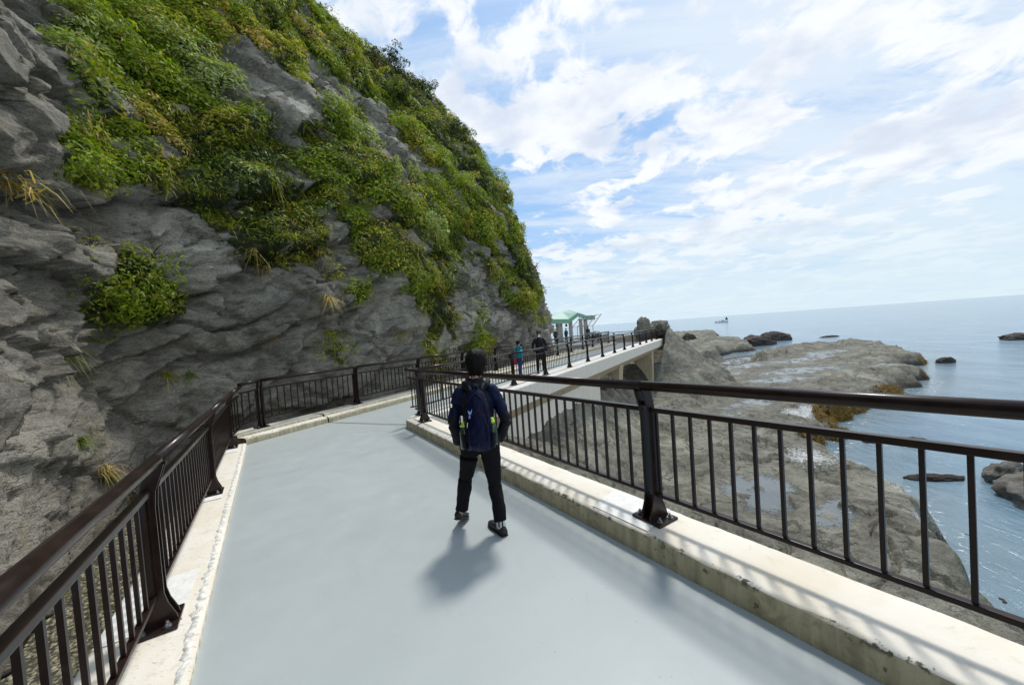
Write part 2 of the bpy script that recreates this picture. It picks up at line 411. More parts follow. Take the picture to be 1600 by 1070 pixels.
# water
m, t, b = mat('sea_water', (.09, .15, .2), .10, spec=.5); M['sea'] = m
b.inputs['IOR'].default_value = 1.33
g = world_pos(t)
wv = t.mapping(g, scale=(1.0, .45, 1), rot=(0, 0, R(28)))
cd = t.new('ShaderNodeCameraData').outputs['View Distance'] if False else None
a1 = t.noise(wv, .35, 5, .55, .4); a2 = t.noise(wv, 2.4, 6, .6, .5); a3 = t.noise(wv, 14, 4, .6)
fo = t.new('ShaderNodeAttribute', attribute_name='foam').outputs['Fac']
deep = t.mix(t.smooth(a1, .35, .65), (.10, .19, .275), (.17, .275, .345))
sh = t.new('ShaderNodeAttribute', attribute_name='shoal').outputs['Fac']
deep = t.mix(t.math('MULTIPLY', sh, .6), deep, (.15, .19, .19))
fm = t.smooth(t.math('ADD', fo, t.math('MULTIPLY', t.math('SUBTRACT', t.noise(g, 3.3, 8, .72, .8), .5), 2.2)), .62, .92)
t.put(b.inputs['Base Color'], t.mix(fm, deep, (.78, .82, .84)))
t.put(b.inputs['Roughness'], t.mix(fm, (.14, .14, .14), (.7, .7, .7)))
b1 = bump(t, None, a1, .25, .9); b2 = bump(t, None, a2, .55, .18, b1); bump(t, b, a3, .30, .025, b2)

def cloth(name, base, rough=.75, var=.15, wv=220):
    m, t, b = mat(name, base, rough, spec=.14)
    co = t.new('ShaderNodeTexCoord').outputs['Object']
    n = t.noise(co, 14, 5, .6); n2 = t.noise(co, wv, 2, .5)
    t.put(b.inputs['Base Color'], t.mix(t.smooth(n, .3, .7), tuple(c*(1-var) for c in base), tuple(c*(1+var) for c in base)))
    bp = bump(t, None, n2, .15, .002); bump(t, b, n, .35, .012, bp)
    b.inputs['Sheen Weight'].default_value = .0
    return m
M['skin'] = simple('skin', (.50, .29, .20), .5, .10, 25)
M['hair'] = simple('black_hair', (.007, .0055, .005), .6, .3, 90, spec=.18, bmp=.5, bscale=160)

# ------------------------------------------------------------------ layout of the walkway (metres)
def V2(a, b): return np.array([a, b], float)
d1 = V2(-.525, .851); n1_ = V2(.851, .525)           # near arm: away from the camera; out to the sea
d2 = V2(.5137, .858); n2_ = V2(.858, -.5137)         # far arm
C0 = V2(-2.22, 7.33); C1 = V2(-2.27, 7.85); O_ = V2(-1.90, 7.60)
B0 = V2(-.03, 11.31)
LF = V2(-5.17, 6.98); dl1 = V2(.5555, -.8316); nl1 = V2(-.8316, -.5555)   # left edge, running back towards the camera
dl2 = V2(.49, .8717); nl2 = V2(-.8717, .49)
def zf(x, y): return .035*max(0.0, 8-(-.54*x+.84*y))
def z_at(p): return zf(p[0], p[1])
K_END = 11.35*2.27
def R2(k, off=0.0): return B0+d2*k+n2_*off            # far arm, right side, measured from the post line
def L2(k, off=0.0): return LF+dl2*k+nl2*off

# floor sheet
V = []
for i in range(41):
    s = i/40; a = C0-d1*12.5*(1-s); l = LF+dl1*12.6*(1-s)
    for j in range(9):
        q = l+(a-l)*j/8; V.append((q[0], q[1], z_at(q)))
far = [(L2(0), C0), (L2(.9), C1)]+[(L2(2+k), R2(k-1.9, -.2)) for k in np.linspace(0, K_END+1.9, 30)]
nrow = 41
for l, a in far[1:]:
    for j in range(9):
        q = l+(a-l)*j/8; V.append((q[0], q[1], z_at(q)))
    nrow += 1
lend, aend = far[-1]
for tgt_l, tgt_a in ((V2(6.2, 36.5), V2(9.3, 34.4)), (V2(3.0, 41), V2(7.6, 40)), (V2(1.5, 44), V2(10.5, 44.5)), (V2(1.5, 51), V2(10.5, 51))):
    for j in range(9):
        q = tgt_l+(tgt_a-tgt_l)*j/8; V.append((q[0], q[1], 0))
    nrow += 1
tag(mesh_np('path', V, grid_faces(nrow, 9), M['floor'], smooth=True), kind='structure')
jt = MB(); pa, pb = V2(-4.33, 8.47), V2(-2.26, 7.62)
nn = V2(-(pb-pa)[1], (pb-pa)[0]); nn /= np.linalg.norm(nn)
jt.add([(*(pa+nn*.012), .006), (*(pa-nn*.012), .006), (*(pb-nn*.012), z_at(pb)+.006), (*(pb+nn*.012), z_at(pb)+.006)], [(0, 1, 2, 3)])
tag(jt.build('path_joint', M['joint']), kind='structure')

rng = np.random.RandomState(3)
def kerb(name, inner, outer, prof, material, step=.07, jit=.004):
    """sweep a kerb between two plan lines; prof = list of (across 0..1, height above floor, edge weight)"""
    inner = [np.array(p, float) for p in inner]; outer = [np.array(p, float) for p in outer]
    rows = []
    for i in range(len(inner)-1):
        L = np.linalg.norm(inner[i+1]-inner[i]); n = max(1, int(L/step)) if L < 16 or i else int(L/step)
        for k in range(n+(1 if i == len(inner)-2 else 0)):
            t = k/n; rows.append((inner[i]*(1-t)+inner[i+1]*t, outer[i]*(1-t)+outer[i+1]*t))
    V = []; E = []
    sm = rng.normal(0, 1, (len(rows), len(prof)))
    sm = (sm+np.roll(sm, 1, 0)+np.roll(sm, -1, 0)+np.roll(sm, 2, 0)*.7)/2
    for r_, (a, o) in enumerate(rows):
        zb = z_at(a)
        for c_, (u, h, e) in enumerate(prof):
            q = a+(o-a)*u; dz = sm[r_, c_]*jit*e
            V.append((q[0]+dz*.7, q[1], zb+h-abs(dz))); E.append(e)
    o = mesh_np(name, V, grid_faces(len(rows), len(prof))[:, ::-1], material, smooth=False, attrs={'edge': E})
    return tag(o, kind='structure')
pr = [(0, -.05, .15), (0, .06, 0), (0, .125, .5), (.012, .147, 1), (.04, .158, 1), (.08, .16, .4), (.5, .16, 0), (.93, .16, .2), (.985, .152, 1), (1, .13, .6), (1, -1.2, 0)]
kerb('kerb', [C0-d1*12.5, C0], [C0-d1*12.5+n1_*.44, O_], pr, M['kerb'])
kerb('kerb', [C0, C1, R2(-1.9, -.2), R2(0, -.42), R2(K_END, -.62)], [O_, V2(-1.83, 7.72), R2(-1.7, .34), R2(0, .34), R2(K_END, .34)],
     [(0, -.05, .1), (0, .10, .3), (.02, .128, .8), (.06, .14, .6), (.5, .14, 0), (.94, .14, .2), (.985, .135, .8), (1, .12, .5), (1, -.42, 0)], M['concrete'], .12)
# left kerb of the near arm lies almost flush, with a crumbling bead along its inner edge
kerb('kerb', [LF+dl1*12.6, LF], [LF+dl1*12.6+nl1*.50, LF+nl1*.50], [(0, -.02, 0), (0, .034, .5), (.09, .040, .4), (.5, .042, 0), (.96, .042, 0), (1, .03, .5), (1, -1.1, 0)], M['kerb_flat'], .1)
bead = []
N = 420
for i in range(N):
    q = LF+dl1*12.0*i/N; wv_ = rng.normal(0, .007)
    for u, h in ((.004, .0), (.008, .038), (.022, .044), (.036, .0435), (.046, .036)):
        p = q+nl1*(u+.02+wv_*(1 if 0 < u else .3)); bead.append((p[0], p[1], z_at(q)+h+rng.normal(0, .0022)*(h > .01)))
tag(mesh_np('kerb_sealant', bead, grid_faces(N, 5), M['crumble'], smooth=False), kind='structure')
for k0, k1 in ((.30, .62), (2.9, 3.3), (5.05, 5.7), (8.6, 8.95)):
    V = [(*(LF+dl1*kk+nl1*oo), z_at(LF+dl1*kk)+.0475) for kk, oo in ((k0, .11), (k1, .11), (k1, .485), (k0, .485))]
    tag(MB().add(V, [(0, 1, 2, 3)]).build('kerb_repair', M['patch']), kind='structure')
V = [(*(C0-d1*kk+n1_*oo), z_at(C0-d1*kk)+.1645) for kk, oo in ((5.22, .03), (5.75, .03), (5.66, .40), (5.13, .40))]
tag(MB().add(V, [(0, 1, 2, 3)]).build('kerb_repair', M['patch']), kind='structure')
# left kerb of the far arm, higher, with a ledge
prl = [(0, -.04, .1), (0, .10, .3), (.03, .128, .9), (.08, .135, .5), (.25, .135, 0), (.27, .14, .3), (.285, .185, .6), (.5, .19, 0), (.97, .19, .3), (1, .17, .5), (1, -1.1, 0)]
kerb('kerb', [L2(0), L2(1.68)], [L2(-.25, .6), L2(1.66, .6)], prl, M['kerb'])
kerb('kerb', [L2(1.715), L2(29.5)], [L2(1.70, .6), L2(29.5, .6)], prl, M['kerb'], .1)

# ------------------------------------------------------------------ railings
def pf(pts): return pts
plate = [(-.095, .018), (.095, .018), (.09, .05), (.058, .13), (.045, .19), (.044, .70), (.052, .80), (.085, .90), (.098, .945), (.02, .945), (-.005, .86), (-.028, .76), (-.034, .70), (-.034, .19), (-.05, .13), (-.085, .05)]
_meshes = {}
def shared(key, mb, material, smooth=False):
    if key not in _meshes:
        o = mb().build(key, material); _meshes[key] = o.data; o.data.name = key; bpy.data.objects.remove(o)
        if smooth:
            for p in _meshes[key].polygons: p.use_smooth = True
    return _meshes[key]
def mk_post():
    m = MB()
    for x in (-.040, .028): m.prism(plate, 0, x, x+.012)
    m.box((0, 0, .085), (.056, .05, .13)); m.box((0, .012, .835), (.056, .034, .03)); m.box((0, .05, .935), (.07, .05, .012))
    return m
def mk_base(): return MB().box((0, 0, .010), (.235, .205, .018), bev=.004)
def mk_bolt():
    m = MB(); m.tube([(0, 0, 0), (0, 0, .004)], .020, 14); m.tube([(0, 0, .004), (0, 0, .020)], .0135, 6); m.tube([(0, 0, .02), (0, 0, .033)], .007, 8); return m
def mk_bar(): return MB().box((0, 0, .49), (.018, .018, .58))
BAR_N = 16
def railing(name, label, pts, inward, group='dark brown railings along the walkway', post_detail=True, pitch=.156):
    """pts: (x, y, z, post?) along the line; inward: unit plan vector towards the walkway"""
    p0 = Vector(pts[0][:3]); root = empty(name, p0, label=label, cat='railing', group=group)
    iw = Vector((*inward, 0)); bars = []
    for i, (x, y, z, post) in enumerate(pts):
        if not post: continue
        q = pts[i+1] if i+1 < len(pts) else pts[i-1]
        dx, dy = abs(q[0]-x), abs(q[1]-y)
        yaw = math.atan2(-inward[0], inward[1])
        ps = bpy.data.objects.new('post', shared('post', mk_post, M['bronze'])); link(ps, root)
        ps.location = Vector((x, y, z))-p0; ps.rotation_euler = (0, 0, yaw)
        bp = bpy.data.objects.new('base_plate', shared('base_plate', mk_base, M['bronze'])); link(bp, ps)
        if post_detail and math.hypot(x, y) < 14:
            for bx in (-.085, .085):
                for by in (-.055, .055):
                    bo = bpy.data.objects.new('bolt', shared('bolt', mk_bolt, M['bolt'])); link(bo, ps); bo.location = (bx, by, .019)
    for i in range(len(pts)-1):
        a, b = Vector(pts[i][:3])-p0, Vector(pts[i+1][:3])-p0
        dr = (b-a).normalized(); L = (b-a).length
        far_ = math.hypot(pts[i][0], pts[i][1]) > 16
        g_ = dr*.0015
        h = MB(); o_ = iw*.055+Vector((0, 0, .968)); h.tube([a+o_+g_, b+o_-g_], .034, 10 if far_ else 24); h.build('handrail', M['bronze'], root, smooth=not far_)
        yaw = math.atan2(dr.y, dr.x)
        X = dr; Y = Vector((-dr.y, dr.x, 0)).normalized(); Z = X.cross(Y); rot = Matrix((X, Y, Z)).transposed()
        u = MB(); u.box((a+b)/2+iw*.012+Vector((0, 0, .795)), (L-.052, .042, .034), rot, bev=.005); u.build('upper_rail', M['bronze'], root)
        l = MB(); l.box((a+b)/2+Vector((0, 0, .185)), (L-.052, .036, .026), rot, bev=.004); l.build('lower_rail', M['bronze'], root)
        nb = max(1, round(L/pitch))
        for k in range(nb):
            t = (k+.5)/nb; q = a.lerp(b, t); wq = q+p0
            if wq.y > -.3 or wq.x > 2.2: bars.append((math.hypot(wq.x, wq.y), q, yaw))
    bars.sort(key=lambda v: v[0])
    lean = Matrix.Rotation(R(1.4), 3, Vector((inward[1], -inward[0], 0)))
    for d, q, yaw in bars[:98]:
        o = bpy.data.objects.new('baluster', shared('baluster', mk_bar, M['bronze'])); link(o, root)
        o.location = q; o.rotation_euler = (0, 0, yaw)
    if len(bars) > 98:
        m = MB()
        for d, q, yaw in bars[98:]: m.box(q+Vector((0, 0, .49)), (.018, .018, .58), Matrix.Rotation(yaw, 3, 'Z'))
        o = m.build('baluster_row', M['bronze'], root); o['kind'] = 'stuff'
    return root
def P3(q, z, post=True): return (float(q[0]), float(q[1]), float(z), post)
def on1(k, off=.22): q = C0-d1*k+n1_*off; return q, z_at(C0-d1*k)+.162
ks = [-.05, .52, 3.05, 5.66, 8.2, 10.8]
railing('railing', 'long dark brown railing on the cream kerb right beside the walking boy',
        [P3(*on1(k), post=(k > .1)) for k in ks], -n1_, pitch=.126)
pts = [P3(V2(-2.20, 7.62), .19, False), P3(V2(-2.05, 7.93), .155), P3(R2(-2.27), .142)]
railing('railing', 'dark brown railing with twelve posts along the seaward edge of the bridge',
        pts+[P3(R2(2.27*k), .142) for k in range(0, 12)]+[P3(R2(K_END-.1), .142, False)], -n2_)
railing('railing', 'dark brown railing at the lower left corner of the walkway, nearest to the camera',
        [P3(LF+dl1*k+nl1*.22, z_at(LF+dl1*k)+.045) for k in (11.2, 8.5, 5.68, 3.02, .22)]+[P3(V2(-5.42, 7.20), .12, False)], -nl1, pitch=.128)
railing('railing', 'dark brown railing at the foot of the cliff, landward side of the far bridge arm',
        [P3(V2(-5.42, 7.20), .16, False)]+[P3(L2(.48+2.3*k, .38), .19) for k in range(0, 13)], -nl2, pitch=.146)
E_ = R2(K_END-.1)
railing('railing', 'short dark railing crossing the end of the bridge before the rock knoll',
        [P3(E_+V2(-.05, .08), .05, False), P3(E_+V2(-1.2, .6), .02), P3(V2(9.5, 34.3), .02)], V2(-.5, -.86))
railing('railing', 'distant dark railing leading from the bridge end towards the green roofed shelter',
        [P3(V2(9.5, 34.4), .02), P3(V2(8.6, 37), .02), P3(V2(7.9, 39.5), .02), P3(V2(9.3, 42), .02), P3(V2(10.6, 44.5), .02), P3(V2(10.6, 47), .02)], V2(-1, 0))

# ------------------------------------------------------------------ the concrete bridge under the far arm
br = empty('footbridge', (float(B0[0]), float(B0[1]), -1), label='pale concrete footbridge with tan brackets carrying the far arm of the walkway over the rocks', cat='footbridge')
bl = -Vector((float(B0[0]), float(B0[1]), -1))
def P_(q, z): return Vector((float(q[0]), float(q[1]), z))+bl
def slab(name, quad, z0, z1, material):
    m = MB(); b_ = [P_(q, z0) for q in quad]; t_ = [P_(q, z1) for q in quad]; n = len(quad)
    m.add(b_+t_, [tuple(range(n))[::-1], tuple(range(n, 2*n))]+[(i, (i+1) % n, (i+1) % n+n, i+n) for i in range(n)])
    return m.build(name, material, br)
slab('deck_slab', [L2(.3, .45), L2(29.5, .45), R2(K_END-.02, .30), R2(-1.5, .30), V2(-1.95, 7.68), V2(-2.1, 7.7)], -.38, -.03, M['concrete'])
# fascia beam, with a sloped haunch below it
m = MB()
for k0, k1 in ((-1.7, 9.985), (10.0, 18.99), (19.0, K_END)):
    pr_ = [(.343, .115), (.362, .10), (.362, -.44), (.10, -.78), (-.25, -.80), (-.25, -.40), (.20, -.40), (.343, -.40)]
    vs = [P_(R2(k, o), z) for k in (k0, k1) for o, z in pr_]; n = len(pr_)
    m.add(vs, [tuple(range(n)), tuple(range(2*n-1, n-1, -1))]+[(i, i+n, (i+1) % n+n, (i+1) % n) for i in range(n)])
m.build('edge_beam', M['concrete'], br)
m = MB()
pr_ = [(.366, -.446), (.104, -.786), (-.25, -.81), (-.25, -.79), (.09, -.77), (.35, -.44)]
vs = [P_(R2(k, o), z) for k in (-1.7, K_END-.02) for o, z in pr_]; n = 6
m.add(vs, [tuple(range(n)), tuple(range(2*n-1, n-1, -1))]+[(i, i+n, (i+1) % n+n, (i+1) % n) for i in range(n)])
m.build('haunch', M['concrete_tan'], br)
slab('abutment_wall', [R2(-1.75, .06), R2(8.1, .06), R2(8.1, -.3), R2(-1.75, -.3)], -2.8, -.79, M['concrete'])
slab('abutment_wall', [O_+V2(-.02, -.02)+n1_*0, C0-d1*12+n1_*.43, C0-d1*12+n1_*.1, C0+n1_*.1], -2.2, -1.19, M['concrete'])
def bracket(k, wid, depth, inl, name='pier'):
    """curved cantilever bracket: broad under the deck, tapering to a foot on the rock"""
    m = MB(); out = []
    for t in np.linspace(0, 1, 9): out.append((.28-.10*t, -.45-depth*t))
    for t in np.linspace(1, 0, 9): out.append((.10-(inl)*(1-t)**1.7-.02, -.45-depth*t))
    vs = [P_(R2(kk, o), z) for kk in (k-wid/2, k+wid/2) for o, z in out]; n = len(out)
    m.add(vs, [tuple(range(n)), tuple(range(2*n-1, n-1, -1))]+[(i, i+n, (i+1) % n+n, (i+1) % n) for i in range(n)])
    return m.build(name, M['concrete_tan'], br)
bracket(21.2, .75, 3.1, 2.3); bracket(11.6, .8, 1.15, 1.8)

# ------------------------------------------------------------------ shore rock
SEA = -4.8
MAIN = [(3, -4), (6.5, 1.5), (8.7, 5.5), (9.7, 7.4), (10.0, 8.3), (10.6, 8.9), (11.4, 9.4), (12.3, 10.5), (13.1, 11.8), (13.8, 13.0), (14.6, 14.3), (14.9, 15.6), (15.4, 17.2), (17.0, 18.6), (19.2, 20.2), (21.0, 21.6), (24.4, 24.0),
        (27.0, 25.0), (31, 27.2), (34.6, 29.3), (37.6, 31.8), (37.0, 34.8), (40.5, 36.6), (45.2, 39.2), (48.5, 43.6), (53, 49), (58, 58), (61, 67), (51.5, 65.5), (41.5, 60), (34.5, 55.4), (29, 50), (25.0, 45.5), (21.5, 43.5), (19, 52), (10, 62), (-20, 60), (-25, -4)]
ISLE = [(20, 41), (25.6, 46.2), (27.6, 50), (30.5, 53.4), (32.8, 57.0), (37.8, 62.5), (43.3, 65.2), (45.5, 69), (47.5, 74), (44, 84), (36, 82), (27, 72), (19, 58), (17, 48)]
FOOT = [tuple(C0-d1*13+n1_*.5), tuple(O_), tuple(R2(K_END+.3, .4)), tuple(R2(K_END+2, .4)), (11.2, 45), (11.2, 53), (0, 53), (-2, 44), (3, 37), tuple(L2(28, .7)), tuple(L2(0, .6)), tuple(LF+dl1*13+nl1*.55)]
def terr(x, y):
    nx = x+fbm(x*.22, y*.22, seed=5, octs=4)*2.6+fbm(x*1.1, y*1.1, seed=9, octs=3)*.5
    ny = y+fbm(x*.22, y*.22, seed=6, octs=4)*2.6+fbm(x*1.1, y*1.1, seed=12, octs=3)*.5
    near = sstep(np.hypot(x, y), 10, 26)
    mx = x+(nx-x)*(.35+.65*near); my = y+(ny-y)*(.35+.65*near)
    sm = sdist(mx, my, MAIN); si = sdist(mx, my, ISLE)
    # long tilted beds stepping down to the water
    bed = y*.30-x*.18+fbm(x*.13, y*.13, seed=21, octs=4)*3.0
    fr = bed/1.15-np.floor(bed/1.15)
    step_ = (fr**3)*.26
    big = fbm(x*.085, y*.085, seed=31, octs=4)
    top = -3.98+big*.9+.0065*np.clip(y-18, 0, 60)+step_*(.35+.65*near)+fbm(x*.45, y*.45, seed=33, octs=5, gain=.42)*.40+fbm(x*2.6, y*2.6, seed=34, octs=3, ridged=True)*.035
    f1, ff, ra, rb, rc, ox, oy = worley(x*.42+fbm(x*.7, y*.7, seed=2)*1.1, y*.42, seed=4)
    top = top+(ra-.5)*.16+(ox*(rb-.5)+oy*(rc-.5))*.30-.13*sstep(ff, .07, .0)
    top = np.maximum(top, -4.45)
    tip = np.exp(-((x-9.3)**2+(y-8.6)**2)/5.0); top = top+tip*.42
    edge = sstep(sm, -.25, .75+1.3*near)
    h = -6.4+(top+6.4)*edge
    ti = -3.75+fbm(x*.16, y*.16, seed=41, octs=5)*1.7+1.5*np.exp(-((x-43)**2+(y-76)**2)/60.)+.8*np.exp(-((x-26)**2+(y-55)**2)/60.)
    h = np.maximum(h, -6.4+(ti+6.4)*sstep(si, -.6, 2.2))
    # rocks filling the angle between the two arms, and the bank under the far arm
    w1 = (x-O_[0])*n1_[0]+(y-O_[1])*n1_[1]; w2 = (x-B0[0])*n2_[0]+(y-B0[1])*n2_[1]; k2 = (x-B0[0])*d2[0]+(y-B0[1])*d2[1]
    r = np.hypot(x-O_[0], y-O_[1])
    lump = fbm(x*.5, y*.5, seed=51, octs=5)*1.1+fbm(x*2.4, y*2.4, seed=52, octs=4)*.22
    mound = -.90-.06*r-3.2*sstep(r, 2.6, 6.6)+lump*.55
    h = np.where((w1 > -.6), np.maximum(h, mound), h)
    crest = -1.05-1.1*sstep(k2, 4, 12)-.7*sstep(k2, 15, 19)
    bank = crest-.98*np.maximum(0, w2+.5)+lump*.8
    bank = np.where((k2 > -7) & (w1 > -.6), bank, -9)
    h = np.maximum(h, bank)
    # the knoll beyond the end of the bridge
    kx = x-13.6-fbm(x*.3, y*.3, seed=61, octs=3)*1.2; ky = (y-36.2)/1.45
    rr = np.hypot(kx, ky)
    kn = 1.35-.98*np.maximum(0, rr-1.1)+fbm(x*.4, y*.4, seed=62, octs=5, gain=.45)*1.3+fbm(x*1.2, y*1.2, seed=63, octs=3, ridged=True)*.25
    h = np.maximum(h, np.where(kn > -4.4, kn, -9))
    # landward side
    wl = (x-LF[0])*nl1[0]+(y-LF[1])*nl1[1]
    left = (wl > -.3) & (y < 9)
    h = np.where(left, -1.0, h)
    fs = sdist(x, y, FOOT)
    h = np.where(fs > -.25, np.minimum(h, -.98 - .9*sstep(k2, 6, 12)*(k2 < 26)), h)
    return h, sm, si
az = np.concatenate([np.linspace(-100, -12, 130)[:-1], np.linspace(-12, 66, 800)[:-1], np.linspace(66, 110, 50)])
rad = np.exp(np.linspace(math.log(1.2), math.log(150), 700))
A, Rr = np.meshgrid(np.radians(az), rad, indexing='ij')
TX, TY = np.sin(A)*Rr, np.cos(A)*Rr
TZ, SM, SI = terr(TX, TY)
def ell(x, y, cx, cy, a, b, rot=0):
    a, b = a*1.25, b*1.25; c, s = math.cos(R(rot)), math.sin(R(rot)); u = (x-cx)*c+(y-cy)*s; v = -(x-cx)*s+(y-cy)*c
    return np.clip(1.25-np.sqrt((u/a)**2+(v/b)**2), 0, 1)
flat = sstep(TZ, -3.0, -3.5)
wet = np.zeros_like(TX); rock_ = fbm(TX*1.5, TY*1.5, seed=72, octs=4)*.12
for e in ((7.3, 11.3, 2.2, 1.5, 55), (8.2, 9.6, 1.5, .6, 30), (9.9, 16.9, .9, .35, 20), (12.6, 12.4, .9, .5, 60), (27, 35, 8.5, 2.6, 15), (24, 40, 7, 3.0, 30), (20, 36, 4, 1.6, 20), (28, 44, 6, 2.2, 30), (33, 42, 9, 2.4, 20), (31, 50, 9, 3.2, 35), (40, 47, 8, 2.4, 25), (22, 31, 5, 1.8, 10), (33, 33, 2.2, .7, 10), (14.5, 23, 3.6, 1.5, 20), (18, 25.5, 4.2, 1.4, 30), (11.5, 20.2, 1.6, .5, 15)):
    ee = ell(TX, TY, *e); wet = np.maximum(wet, ee); lv = np.median(TZ[ee > .55])-.03
    TZ = TZ+(np.maximum(lv, lv+rock_)-TZ)*sstep(ee, .15, .45)*flat; wet = wet*np.where((rock_ > .012) & (ee > .1), .5, 1)
wet = wet*flat*(.75+.5*fbm(TX*.5, TY*.5, seed=71))
weed = np.zeros_like(TX)
for e in ((15.2, 17.4, 1.9, .75, 8), (17.2, 19.0, 1.8, .7, 40), (13.7, 14.8, .8, .55, 60), (12.8, 12.0, .28, .6, -30), (26.2, 24.2, 1.6, .5, 15), (18.6, 20.6, 2.6, 1.2, 35), (29, 26, 4.4, 1.4, 20), (36.2, 31, 2.0, 1.3, 40), (21.5, 22.3, 2.2, .9, 38), (44, 38.8, 1.6, .8, 20)):
    weed = np.maximum(weed, ell(TX, TY, *e))
salt = np.zeros_like(TX)
for e in ((15.0, 16.6, 1.6, 1.8, 50), (12.0, 11.2, 1.0, 2.2, -35), (12.6, 13.4, 1.4, 1.2, 40), (9.9, 8.9, .8, .4, 30), (16, 20.6, 2.0, 1.0, 20), (10.8, 13.6, 1.5, 1.2, 50)):
    salt = np.maximum(salt, ell(TX, TY, *e))
TP = np.stack([TX, TY, TZ], -1)
ff_ = grid_faces(*TX.shape)
keep = (TZ.ravel()[ff_].max(1) > -5.6)
tag(mesh_np('shore_rock', TP, ff_[keep], M['shore'], attrs={'wet': wet, 'weed': weed*.9, 'salt': salt*.95}), kind='structure')
print('terrain', TX.size)

WEEDY = (TP.reshape(-1, 3), weed.ravel())
# ------------------------------------------------------------------ sea
azs = np.radians(np.linspace(-115, 115, 420)); rs = np.concatenate([np.exp(np.linspace(math.log(3), math.log(160), 330)), np.exp(np.linspace(math.log(163), math.log(30000), 90))])
A, Rr = np.meshgrid(azs, rs, indexing='ij'); sxx, syy = np.sin(A)*Rr, np.cos(A)*Rr
hs, s1, s2 = terr(np.clip(sxx, -150, 150), np.clip(syy, -150, 150))
dd = -np.maximum(s1, s2)
swell = fbm(sxx*.06, syy*.16, seed=81, octs=4)*.10*np.exp(-Rr/260)
foam = .50*np.exp(-(np.maximum(dd, 0)/.5)**2)*(dd > -1.5)*(Rr < 120)
for e in ((50, 79, 9, 1.2, 15), (68, 88, 16, .9, 12), (22.5, 19, 2.2, .8, 30), (47, 50, 5, 2, 40)):
    foam = np.maximum(foam, .45*ell(sxx, syy, *e))
tag(mesh_np('sea', np.stack([sxx, syy, SEA+swell], -1), grid_faces(*sxx.shape), M['sea'], attrs={'foam': foam, 'shoal': np.exp(-np.maximum(dd, 0)/2.5)*(Rr < 130)}), kind='structure')

# ------------------------------------------------------------------ cliff
cf = [(1.5, -7.0), (-.6, -3.6), (-2.9, .4), (-5.55, 4.35), (-6.75, 6.4), (-6.85, 7.4), (-6.1, 8.6)]
def Lc(k, off): q = L2(k, off); return (float(q[0]), float(q[1]))
cf += [Lc(k, 1.02) for k in (2.5, 4, 7, 10, 13, 15.4)]+[(2.35, 22.3), (2.75, 23.6), (2.4, 25.4), (.8, 28), (-2, 31), (-6, 34.5), (-12, 38)]
dirs = [(-.83, -.558)]*4+[(-.95, -.28), (-.98, .0), (-.93, .33)]+[(-.86, .51)]*6+[(-.86, .51), (-.87, .49), (-.90, .42), (-.93, .35), (-.95, .28), (-.97, .2), (-.98, .1)]
cf = np.array(cf); dirs = np.array(dirs)
seg = np.hypot(*(cf[1:]-cf[:-1]).T); cum = np.concatenate([[0], np.cumsum(seg)])
def catmull(t, P):
    i = np.clip(np.searchsorted(cum, t, side='right')-1, 0, len(cum)-2); u = (t-cum[i])/(cum[i+1]-cum[i])
    p0 = P[np.maximum(i-1, 0)]; p1 = P[i]; p2 = P[i+1]; p3 = P[np.minimum(i+2, len(P)-1)]; u = u[:, None]
    return .5*((2*p1)+(-p0+p2)*u+(2*p0-5*p1+4*p2-p3)*u**2+(-p0+3*p1-3*p2+p3)*u**3)
tt = np.concatenate([np.arange(0, 6, .12), np.arange(6, 19, .042), np.arange(19, 33, .06), np.arange(33, cum[-1], .18)])
hp = np.array([-1.3, 0, 3.5, 7.3, 10.6, 15, 18.2, 21.3, 24.5, 26.5, 27.5]); sp_ = np.array([-.15, 0, .25, 1.05, 2.85, 5.3, 7.6, 11.1, 16.2, 22, 34])
hl = np.concatenate([np.arange(-1.3, 8, .045), np.arange(8, 16, .07), np.arange(16, 24.5, .11), np.linspace(24.5, 27.5, 40)])
sl = np.interp(hl, hp, sp_); kk = np.ones(21)/21
sl = np.convolve(np.pad(sl, 10, mode='edge'), kk, 'valid')
fx = catmull(tt, cf); dv = catmull(tt, dirs); dv /= np.linalg.norm(dv, axis=1)[:, None]
T, H = np.meshgrid(tt, hl, indexing='ij'); SB = np.broadcast_to(sl, T.shape)
CX = fx[:, 0:1]+dv[:, 0:1]*SB; CY = fx[:, 1:2]+dv[:, 1:2]*SB; CZ = H.copy()
# outward displacement
wq = fbm(T*.16, H*.16, seed=101, octs=4)
D = wq*1.6*sstep(H, -.5, 3.5)+fbm(T*.42, H*.42, seed=102, octs=3)*.38*sstep(H, -.8, 2)
q1 = (H-.42*T)/1.9+fbm(T*.25, H*.25, seed=103, octs=4)*1.25          # slabs rising to the right
f1 = q1-np.floor(q1); slab_r = (_h(np.floor(q1).astype(np.int64), np.floor(T*.17+q1*.3).astype(np.int64), np.zeros(T.shape, np.int64), 7) % 100)/100.
lowm = sstep(H, 11, 6)*sstep(T, 31, 24)
D = D+(-(f1**2.6)*.62+.17+(slab_r-.5)*.26)*lowm
q2 = (H+.75*T)/2.6+fbm(T*.3, H*.3, seed=107, octs=4)*.9              # beds descending to the right higher up
f2 = q2-np.floor(q2); D = D+(-(f2**2.5)*.50)*(1-lowm*.6)
wx = T*.45+fbm(T*.8, H*.8, seed=104)*.45; wy = (H-.42*T)*1.0+fbm(T*.8, H*.8, seed=105)*.45
F1, FF, ra, rb, rc, ox, oy = worley(wx, wy, seed=11)
D = D+((ra-.5)*.42+(ox*(rb-.5)+oy*(rc-.5))*.95-.03*sstep(FF, .04, 0))*sstep(H, -1, .6)
F1, FF, ra, rb, rc, ox, oy = worley(wx*3.1+fbm(T*2, H*2, seed=108)*.5, wy*3.3, seed=15)
